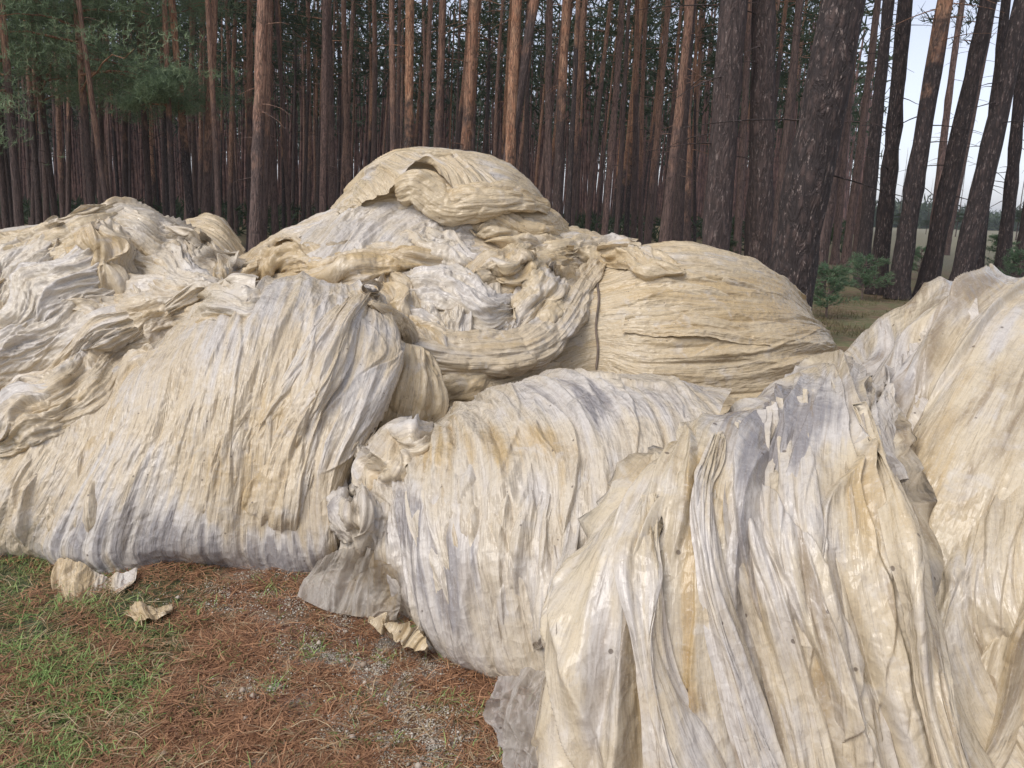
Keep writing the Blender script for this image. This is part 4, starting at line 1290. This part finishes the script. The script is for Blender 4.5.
# trees one can tell apart: (x at the top of the picture, x at row 230, width px, distance, orange height, pale, label)
KEY = [
    (824, 794, 46, 10.5, 14, 0.0, 'thickest dark pine, scaly trunk rising right behind the tied bale'),
    (775, 760, 26, 13.5, 14, 0.1, 'dark speckled pine just left of the thickest trunk'),
    (732, 717, 29, 13, 14, 0.1, 'broad dark pine second to the left of the thickest trunk'),
    (851, 822, 16, 17, 14, 0.3, 'flecked pine close against the right side of the thickest trunk'),
    (894, 867, 13, 20, 10, 0.0, 'dark pine on the left of a close pair before the pale gap'),
    (912, 884, 16, 18, 9, 0.0, 'dark pine on the right of a close pair before the pale gap'),
    (949, 909, 18, 17, 5.2, 0.0, 'leaning pine with orange upper trunk standing against the open sky'),
    (981, 938, 18, 17.5, 16, 0.0, 'dark leaning pine right of the orange topped one'),
    (968, 934, 8, 34, 14, 0.9, 'pale slender pine half hidden behind a dark leaning trunk'),
    (991, 950, 6, 42, 14, 0.3, 'very thin dark pine alone in the pale sky gap at right'),
    (1014, 970, 20, 16.5, 16, 0.0, 'thick dark leaning pine near the right picture edge'),
    (1006, 981, 11, 24, 16, 0.0, 'dark pine tucked behind the thick one near the right edge'),
    (1040, 1007, 13, 22, 14, 0.0, 'dark pine touching the right picture edge above the last bale'),
    (1066, 1026, 12, 24, 14, 0.1, 'pine cut by the right picture border low down'),
    (552, 549, 8, 28, 8, 0.8, 'greyish pink pine left of two thin trunks behind the top bale'),
    (567, 558, 10, 23, 4.6, 0.2, 'pine with pinkish upper and dark lower trunk right of the top bale'),
    (618, 604, 7, 30, 14, 1.0, 'pale grey slanting pine in the dark gap right of centre'),
    (663, 648, 7, 30, 3.2, 0.5, 'thin pink pine at the left of a cluster of three'),
    (685, 664, 10, 23, 3.6, 0.5, 'slanting pink pine in the middle of a cluster of three'),
    (693, 687, 9, 26, 2.6, 0.3, 'straight tan pine at the right of a cluster of three'),
    (470, 459, 12, 21, 3.6, 0.0, 'orange pine paired with a pinkish one behind the top bale'),
    (481, 468, 9, 25, 4.0, 0.6, 'pinkish pine close beside an orange one behind the top bale'),
    (513, 509, 12, 20, 2.4, 0.0, 'brightest orange pine standing straight above the top bale'),
    (441, 432, 8, 28, 5, 0.6, 'greyish pine left of the orange pair'),
    (397, 397, 5, 40, 7, 0.7, 'thin straight pine directly above the peak of the pile'),
    (371, 372, 6, 34, 7, 0.6, 'thin pinkish pine above the left slope of the top bale'),
    (261, 256, 13, 19, 3.4, 0.4, 'tall pine with scaly base between the left heap and the pile'),
    (268, 263, 7, 26, 4, 0.5, 'slim pine touching the scaly based one on its right'),
    (253, 250, 6, 27, 4, 0.3, 'slim reddish pine touching the scaly based one on its left'),
    (208, 205, 9, 25, 3.2, 0.4, 'pinkish pine with dark knots above the small smooth bale'),
    (327, 322, 7, 27, 14, 1.0, 'pale tan pine standing alone left of the top bale'),
    (193, 196, 5, 33, 5, 0.5, 'thin pine on the left of the knotted pinkish one'),
    (170, 192, 8, 24, 3.8, 0.0, 'orange pine leaning left above the left heap'),
    (120, 126, 6, 30, 4.2, 0.3, 'slim pine beside the low hanging bough'),
    (100, 101, 6, 30, 5, 0.6, 'slim pale pine under the green crowns at left'),
    (70, 68, 5, 33, 5, 0.4, 'thin reddish pine under the green crowns at left'),
    (32, 33, 5, 34, 4.5, 0.3, 'thin pine nearest the left border under green crowns'),
    (640, 634, 6, 32, 6, 0.3, 'thin brown pine just left of the cluster of three'),
    (862, 838, 7, 30, 13, 0.5, 'thin grey pine leftmost of the thin ones before the pale gap'),
    (876, 849, 8, 27, 12, 0.5, 'thin brown pine second of those before the pale gap'),
    (886, 858, 6, 32, 12, 0.6, 'thin greyish pine third of those before the pale gap'),
    (800, 776, 9, 24, 9, 0.4, 'slim pine squeezed between the thickest trunk and its left neighbour'),
    (752, 738, 8, 27, 8, 0.6, 'slim pale pine between two broad dark trunks'),
]
used = []
for i, (xt, xb, w, Y, oh, pl, lab) in enumerate(KEY):
    a, b = Vector(P(xt, 0, Y)), Vector(P(xb, 230, Y))
    ax = (a - b).normalized()
    base = b + ax * (-b.z / ax.z)
    d = w / FPX * Y / math.cos(TILT)
    pine(base, ax, d, oh, pl, lab, 'pines that stand out at the forest edge', seed=i)
    used.append((xb, Y))

rg = np.random.default_rng(99)
placed = [(u[0], u[1]) for u in used]
cnt = 0
tries = 0
while cnt < 225 and tries < 9000:
    tries += 1
    Y = math.sqrt(rg.uniform(20 ** 2, 62 ** 2))
    px = rg.uniform(-330, 800)
    if px > 690 and Y < 24:
        continue
    sz = 0.24 / Y * FPX
    if any(abs(px - q) < 0.7 * sz + 1.0 and abs(Y - yy) < 14 for q, yy in placed):
        continue
    X = P(px, 215, Y)[0]
    lean = rg.normal(0.03, 0.035)
    d = rg.uniform(0.15, 0.31)
    zone = 'left' if px < 150 else ('mid' if px < 560 else 'right')
    lab = {'left': 'slim reddish brown pine in the shade under the green crowns at left',
           'mid': 'slim dark pine deep in the forest behind the film pile',
           'right': 'slim dark pine deep in the forest above the tied bale'}[zone]
    grp = {'left': 'pines under the green crowns', 'mid': 'pines behind the film pile', 'right': 'pines above the tied bale'}[zone]
    pine((X, Y, 0), Vector((lean, rg.normal(0, 0.02), 1)).normalized(), d, rg.choice([3, 4, 6, 8, 13]), rg.choice([0, 0.2, 0.5, 0.8]), lab, grp, seed=int(rg.integers(0, 1000)))
    placed.append((px, Y))
    cnt += 1

# forest-edge pines on the left with crowns that reach low
NEEDLE_L = mat_leaf('edge_pine_needles', (0.14, 0.21, 0.11), (0.36, 0.45, 0.26))
LOW = [crown_mesh(700 + i, 3.9 + 0.4 * i, 13, 3.3, 34, 7, 34, 0.15, 0.014, 8, droop=0.22, flat=0.30) for i in range(3)]
for (px, Y, k, s, lab) in [(18, 21, 0, 1.0, 'bushy pine with low green crown at the upper left corner'),
                           (92, 23, 1, 1.0, 'bushy dark green pine right of the corner one'),
                           (-70, 22, 2, 1.1, 'bushy pine half outside the left border'),
                           (55, 27, 2, 1.1, 'bushy dark pine behind the two at the upper left'), (150, 28, 1, 1.0, 'bushy pine at the right end of the low green crowns'), (5, 26, 0, 1.2, 'bushy pine behind the corner one by the left border')]:
    X = P(px, 215, Y)[0]
    pine((X, Y, 0), Vector((0.0, 0, 1)), 0.22, 4.5, 0.3, lab, 'low crowned pines at the left', crown=LOW[k], crown_scale=s, seed=k + 3)

for me in LOW:
    me.materials[0] = NEEDLE_L

# a lone green bough reaching out, on its own crooked pine
bm = crown_mesh(741, 4.2, 5.0, 1.25, 7, 6, 44, 0.14, 0.014, 10, droop=0.10, flat=0.5)
bm.materials[0] = NEEDLE_L
c = P(156, 108, 23)
root = pine((c[0] + 0.25, 23, 0), Vector((0.02, 0, 1)), 0.17, 4.0, 0.2, 'pine with one low dark green bough hanging above the left heap', 'low crowned pines at the left', crown=bm, seed=4)

# young pines and bushes right of the tied bale
def sapling(px, py, h, r, seed, lab, n=9, mat=NEEDLE_B):
    rg = np.random.default_rng(seed)
    base = G(px, py)
    root = empty('young_pine', base)
    tag(root, lab, 'young pine', 'young pines at the forest edge')
    m = Tri()
    e = np.linspace(0, 1, 6)[:, None]
    m.tube(np.array([0, 0, h]) * e + rg.normal(0, 0.02, (6, 3)) * e, 0.02 * (1 - 0.7 * e[:, 0]), 6)
    cents, dirs = [], []
    for i in range(n * 4):
        z = h * rg.uniform(0.15, 0.95)
        L = r * (1.1 - 0.75 * z / h) * rg.uniform(0.7, 1.1)
        a = rg.uniform(0, 6.28)
        dr = np.array([math.cos(a), math.sin(a), 0.35])
        pth = np.array([0, 0, z]) + dr * L * e
        m.tube(pth, 0.008 * (1 - 0.7 * e[:, 0]), 4)
        q = rg.uniform(0.25, 1.05, 14)[:, None]
        cents.append(np.array([0, 0, z]) + dr * L * q + rg.normal(0, 0.02, (14, 3)))
        dirs.append(np.repeat(dr[None], 14, 0))
    s = link('stem', m.mesh('sapling_stem'), TWIG)
    s.parent = root
    V, F = needle_tris(np.concatenate(cents), np.concatenate(dirs), 8, 0.09, 0.010, rg, 0.6)
    c = link('crown', raw_mesh('sapling_crown', V, F, False), mat)
    c.parent = root


sapling(826, 318, 0.9, 0.55, 1, 'bright green young pine right beside the tied bale')
sapling(862, 300, 0.9, 0.7, 2, 'small young pine between the tied bale and a dark trunk')
sapling(918, 280, 0.9, 0.6, 3, 'low young pine in front of the leaning trunks')
sapling(996, 280, 1.3, 0.7, 4, 'young pine among the dark trunks near the right edge')
sapling(1016, 290, 1.0, 0.6, 5, 'young pine at the right border behind the last bale')
sapling(724, 268, 0.9, 0.6, 6, 'dim young pine between two broad dark trunks', mat=NEEDLE)
sapling(345, 262, 0.9, 0.8, 7, 'dim young pine in the shade left of the pile', mat=NEEDLE)

# grass between the bales and the trees
rg = np.random.default_rng(5)
px = rg.uniform(700, 1040, 30000)
py = 246 + 120 * rg.uniform(0, 1, 30000) ** 0.8
q = np.array([G(a, b) for a, b in zip(px, py)])
keep = (perlin(q[:, 0] * 0.9, q[:, 1] * 0.5, 3) > -0.1)
q = q[keep]
blades('tall_grass', q[:, 0], q[:, 1], 0.12, 0.006, 0.45, mat_blade('forest_grass', (0.08, 0.085, 0.03), (0.24, 0.19, 0.09)), 9, 0.9, 0.0, 'dry green and tan grass beneath the pines at right', 'grass')

# ------------------------------------------------------------------ far wood
rg = np.random.default_rng(321)
far = Tri()
n = 3600
tr_r = rg.uniform(0.09, 0.17, n)
Yf = np.sqrt(rg.uniform(60 ** 2, 165 ** 2, n))
pxf = rg.uniform(-420, 846, n)
Xf = (pxf - W / 2) / FPX * Yf
V = []
th = np.array([0, 2.09, 4.19])
lean = rg.normal(0.02, 0.03, n)
for z, k in ((0, 1.0), (18, 0.45)):
    V.append(np.stack([Xf[:, None] + lean[:, None] * z + tr_r[:, None] * k * np.cos(th), Yf[:, None] + tr_r[:, None] * k * np.sin(th), np.full((n, 3), float(z))], -1))
V = np.concatenate(V, 1)
b = np.arange(n)[:, None, None] * 6
F = (b + np.array([[[0, 1, 4, 3], [1, 2, 5, 4], [2, 0, 3, 5]]])).reshape(-1, 4)
far.add(V.reshape(-1, 3), F)
ntr = len(F)
cn = 16
cents = np.stack([np.repeat(Xf, cn), np.repeat(Yf, cn), np.zeros(n * cn)], -1) + rg.normal(0, 1, (n * cn, 3)) * np.array([1.3, 1.3, 0])
cents[:, 2] = rg.uniform(9.5, 20, n * cn) + rg.normal(0, 0.6, n * cn)
v, f = needle_tris(cents, np.tile([[0, 0, 0.3]], (n * cn, 1)), 3, 1.0, 0.2, rg)
far.add(v, f)
# shaded undergrowth on the floor of the wood
un = 16000
Yu = np.sqrt(rg.uniform(40 ** 2, 112 ** 2, un))
Xu = (rg.uniform(-420, 835, un) - W / 2) / FPX * Yu
cu = np.stack([Xu, Yu, 1.5 * rg.uniform(0.05, 1.0, un) ** 1.6], -1)
v, f = needle_tris(cu, np.tile([[0, 0, 0.5]], (un, 1)), 4, 0.55, 0.10, rg)
far.add(v, f)
me = far.mesh('far_wood', False)
FARB = mat_simple('far_bark', (0.26, 0.155, 0.13), 0.9, 0, 0.6, 2.0)
me.materials.append(NEEDLE)
me.materials.append(FARB)
mi = np.zeros(len(me.polygons), np.int32)
mi[:ntr] = 1
me.polygons.foreach_set('material_index', mi)
o = link('distant_forest', me)
tag(o, 'dense dark mass of far pine trunks filling the forest behind', 'forest', kind='stuff')

# distant wooded ridge across the field, at the right
rg = np.random.default_rng(77)
n = 900
pxf = rg.uniform(820, 1500, n)
Yf = rg.uniform(230, 330, n)
Xf = (pxf - W / 2) / FPX * Yf
rid = Tri()
hts = rg.uniform(3.5, 7.5, n) * (1 + 0.25 * np.sin(pxf / 23))
cn = 46
ctr = np.stack([np.repeat(Xf, cn), np.repeat(Yf, cn), np.repeat(hts, cn) * rg.uniform(0.05, 1, n * cn)], -1) + rg.normal(0, 1.4, (n * cn, 3)) * np.array([1, 1, 0.2])
v, f = needle_tris(ctr, np.tile([[0, 0, 0.3]], (n * cn, 1)), 2, 1.6, 0.5, rg)
rid.add(v, f)
o = link('far_treeline', rid.mesh('far_treeline', False), NEEDLE)
tag(o, 'hazy line of woodland along the horizon beyond the field', 'woodland', kind='stuff')

FC = [crown_mesh(760 + i, 6.5, 11, 2.4, 16, 5, 12, 0.5, 0.07, 3, flat=0.3) for i in range(2)]
for i, (px, Y, top, lab) in enumerate([(956, 105, 186, 'lone flat topped pine in the field beyond the leaning trunks'), (1017, 90, 178, 'lone pine in the field at the right border'),
                                       (897, 100, 190, 'hazy pine in the field seen between the dark pair and the orange topped trunk'), (926, 120, 205, 'small hazy bushy pine far out in the field')]):
    b = P(px, 232, Y)
    hh = P(px, top, Y)[2]
    root = pine((b[0], Y, 0), Vector((0, 0, 1)), 0.22, 20, 0.2, lab, 'pines out in the field', crown=FC[i % 2], seed=i)
    root.scale = (hh / 11.5,) * 3
    root.children[0].scale[2] = 11 / TRUNK_H

# ------------------------------------------------------------------ air
def box(name, lo, hi, mat):
    V = [(x, y, z) for x in (lo[0], hi[0]) for y in (lo[1], hi[1]) for z in (lo[2], hi[2])]
    F = [(0, 1, 3, 2), (4, 6, 7, 5), (0, 4, 5, 1), (2, 3, 7, 6), (0, 2, 6, 4), (1, 5, 7, 3)]
    return link(name, raw_mesh(name, V, F, False), mat)


HAZE = 0.0005
if HAZE:
    hm = bpy.data.materials.new('haze_air')
    t = NT(hm)
    pv = t.n('ShaderNodeVolumePrincipled', {'Color': (0.86, 0.90, 0.97, 1), 'Density': HAZE, 'Anisotropy': 0.2})
    ou = t.n('ShaderNodeOutputMaterial')
    t.t.links.new(pv.outputs[0], ou.inputs['Volume'])
    hz = box('haze', (-950, -70, -2), (950, 1550, 30), hm)
    hz['kind'] = 'stuff'

# ------------------------------------------------------------------ light
SUN_EL, SUN_AZ = R(50), R(225)      # azimuth measured clockwise from +Y: behind the viewer, to the left
sdir = Vector((math.sin(SUN_AZ) * math.cos(SUN_EL), math.cos(SUN_AZ) * math.cos(SUN_EL), math.sin(SUN_EL)))
wd = bpy.data.worlds.new('World')
SC.world = wd
wd.use_nodes = True
nt = wd.node_tree
nt.nodes.clear()
sky = nt.nodes.new('ShaderNodeTexSky')
sky.sky_type = 'NISHITA'
sky.sun_disc = False
sky.sun_elevation = SUN_EL
sky.sun_rotation = SUN_AZ
sky.air_density = 1.0
sky.dust_density = 1.0
sky.ozone_density = 1.0
hs = nt.nodes.new('ShaderNodeHueSaturation')
hs.inputs['Saturation'].default_value = 0.38
bg = nt.nodes.new('ShaderNodeBackground')
bg.inputs[1].default_value = 0.098
wo = nt.nodes.new('ShaderNodeOutputWorld')
tn = nt.nodes.new('ShaderNodeMix')
tn.data_type = 'RGBA'
tn.blend_type = 'MULTIPLY'
tn.inputs[0].default_value = 1.0
tn.inputs[7].default_value = (0.97, 0.97, 1.06, 1)
nt.links.new(sky.outputs[0], hs.inputs['Color'])
nt.links.new(hs.outputs[0], tn.inputs[6])
nt.links.new(tn.outputs[2], bg.inputs[0])
nt.links.new(bg.outputs[0], wo.inputs[0])

sl = bpy.data.lights.new('sun', 'SUN')
sl.energy = 1.45
sl.angle = R(38)
sl.color = (1.0, 0.955, 0.885)
so = bpy.data.objects.new('sun', sl)
so.rotation_mode = 'QUATERNION'
so.rotation_quaternion = sdir.to_track_quat('Z', 'Y')
so.location = (-4, -6, 12)
COL.objects.link(so)

SC.view_settings.view_transform = 'Standard'
SC.view_settings.look = 'None'
SC.view_settings.exposure = 0.88
SC.view_settings.gamma = 1.0
SC.view_settings.use_curve_mapping = False
SC.render.engine = 'CYCLES'
SC.cycles.use_denoising = True
SC.cycles.max_bounces = 6
SC.cycles.diffuse_bounces = 3
SC.cycles.glossy_bounces = 2
SC.cycles.transmission_bounces = 3
SC.cycles.transparent_max_bounces = 6
SC.cycles.volume_bounces = 0
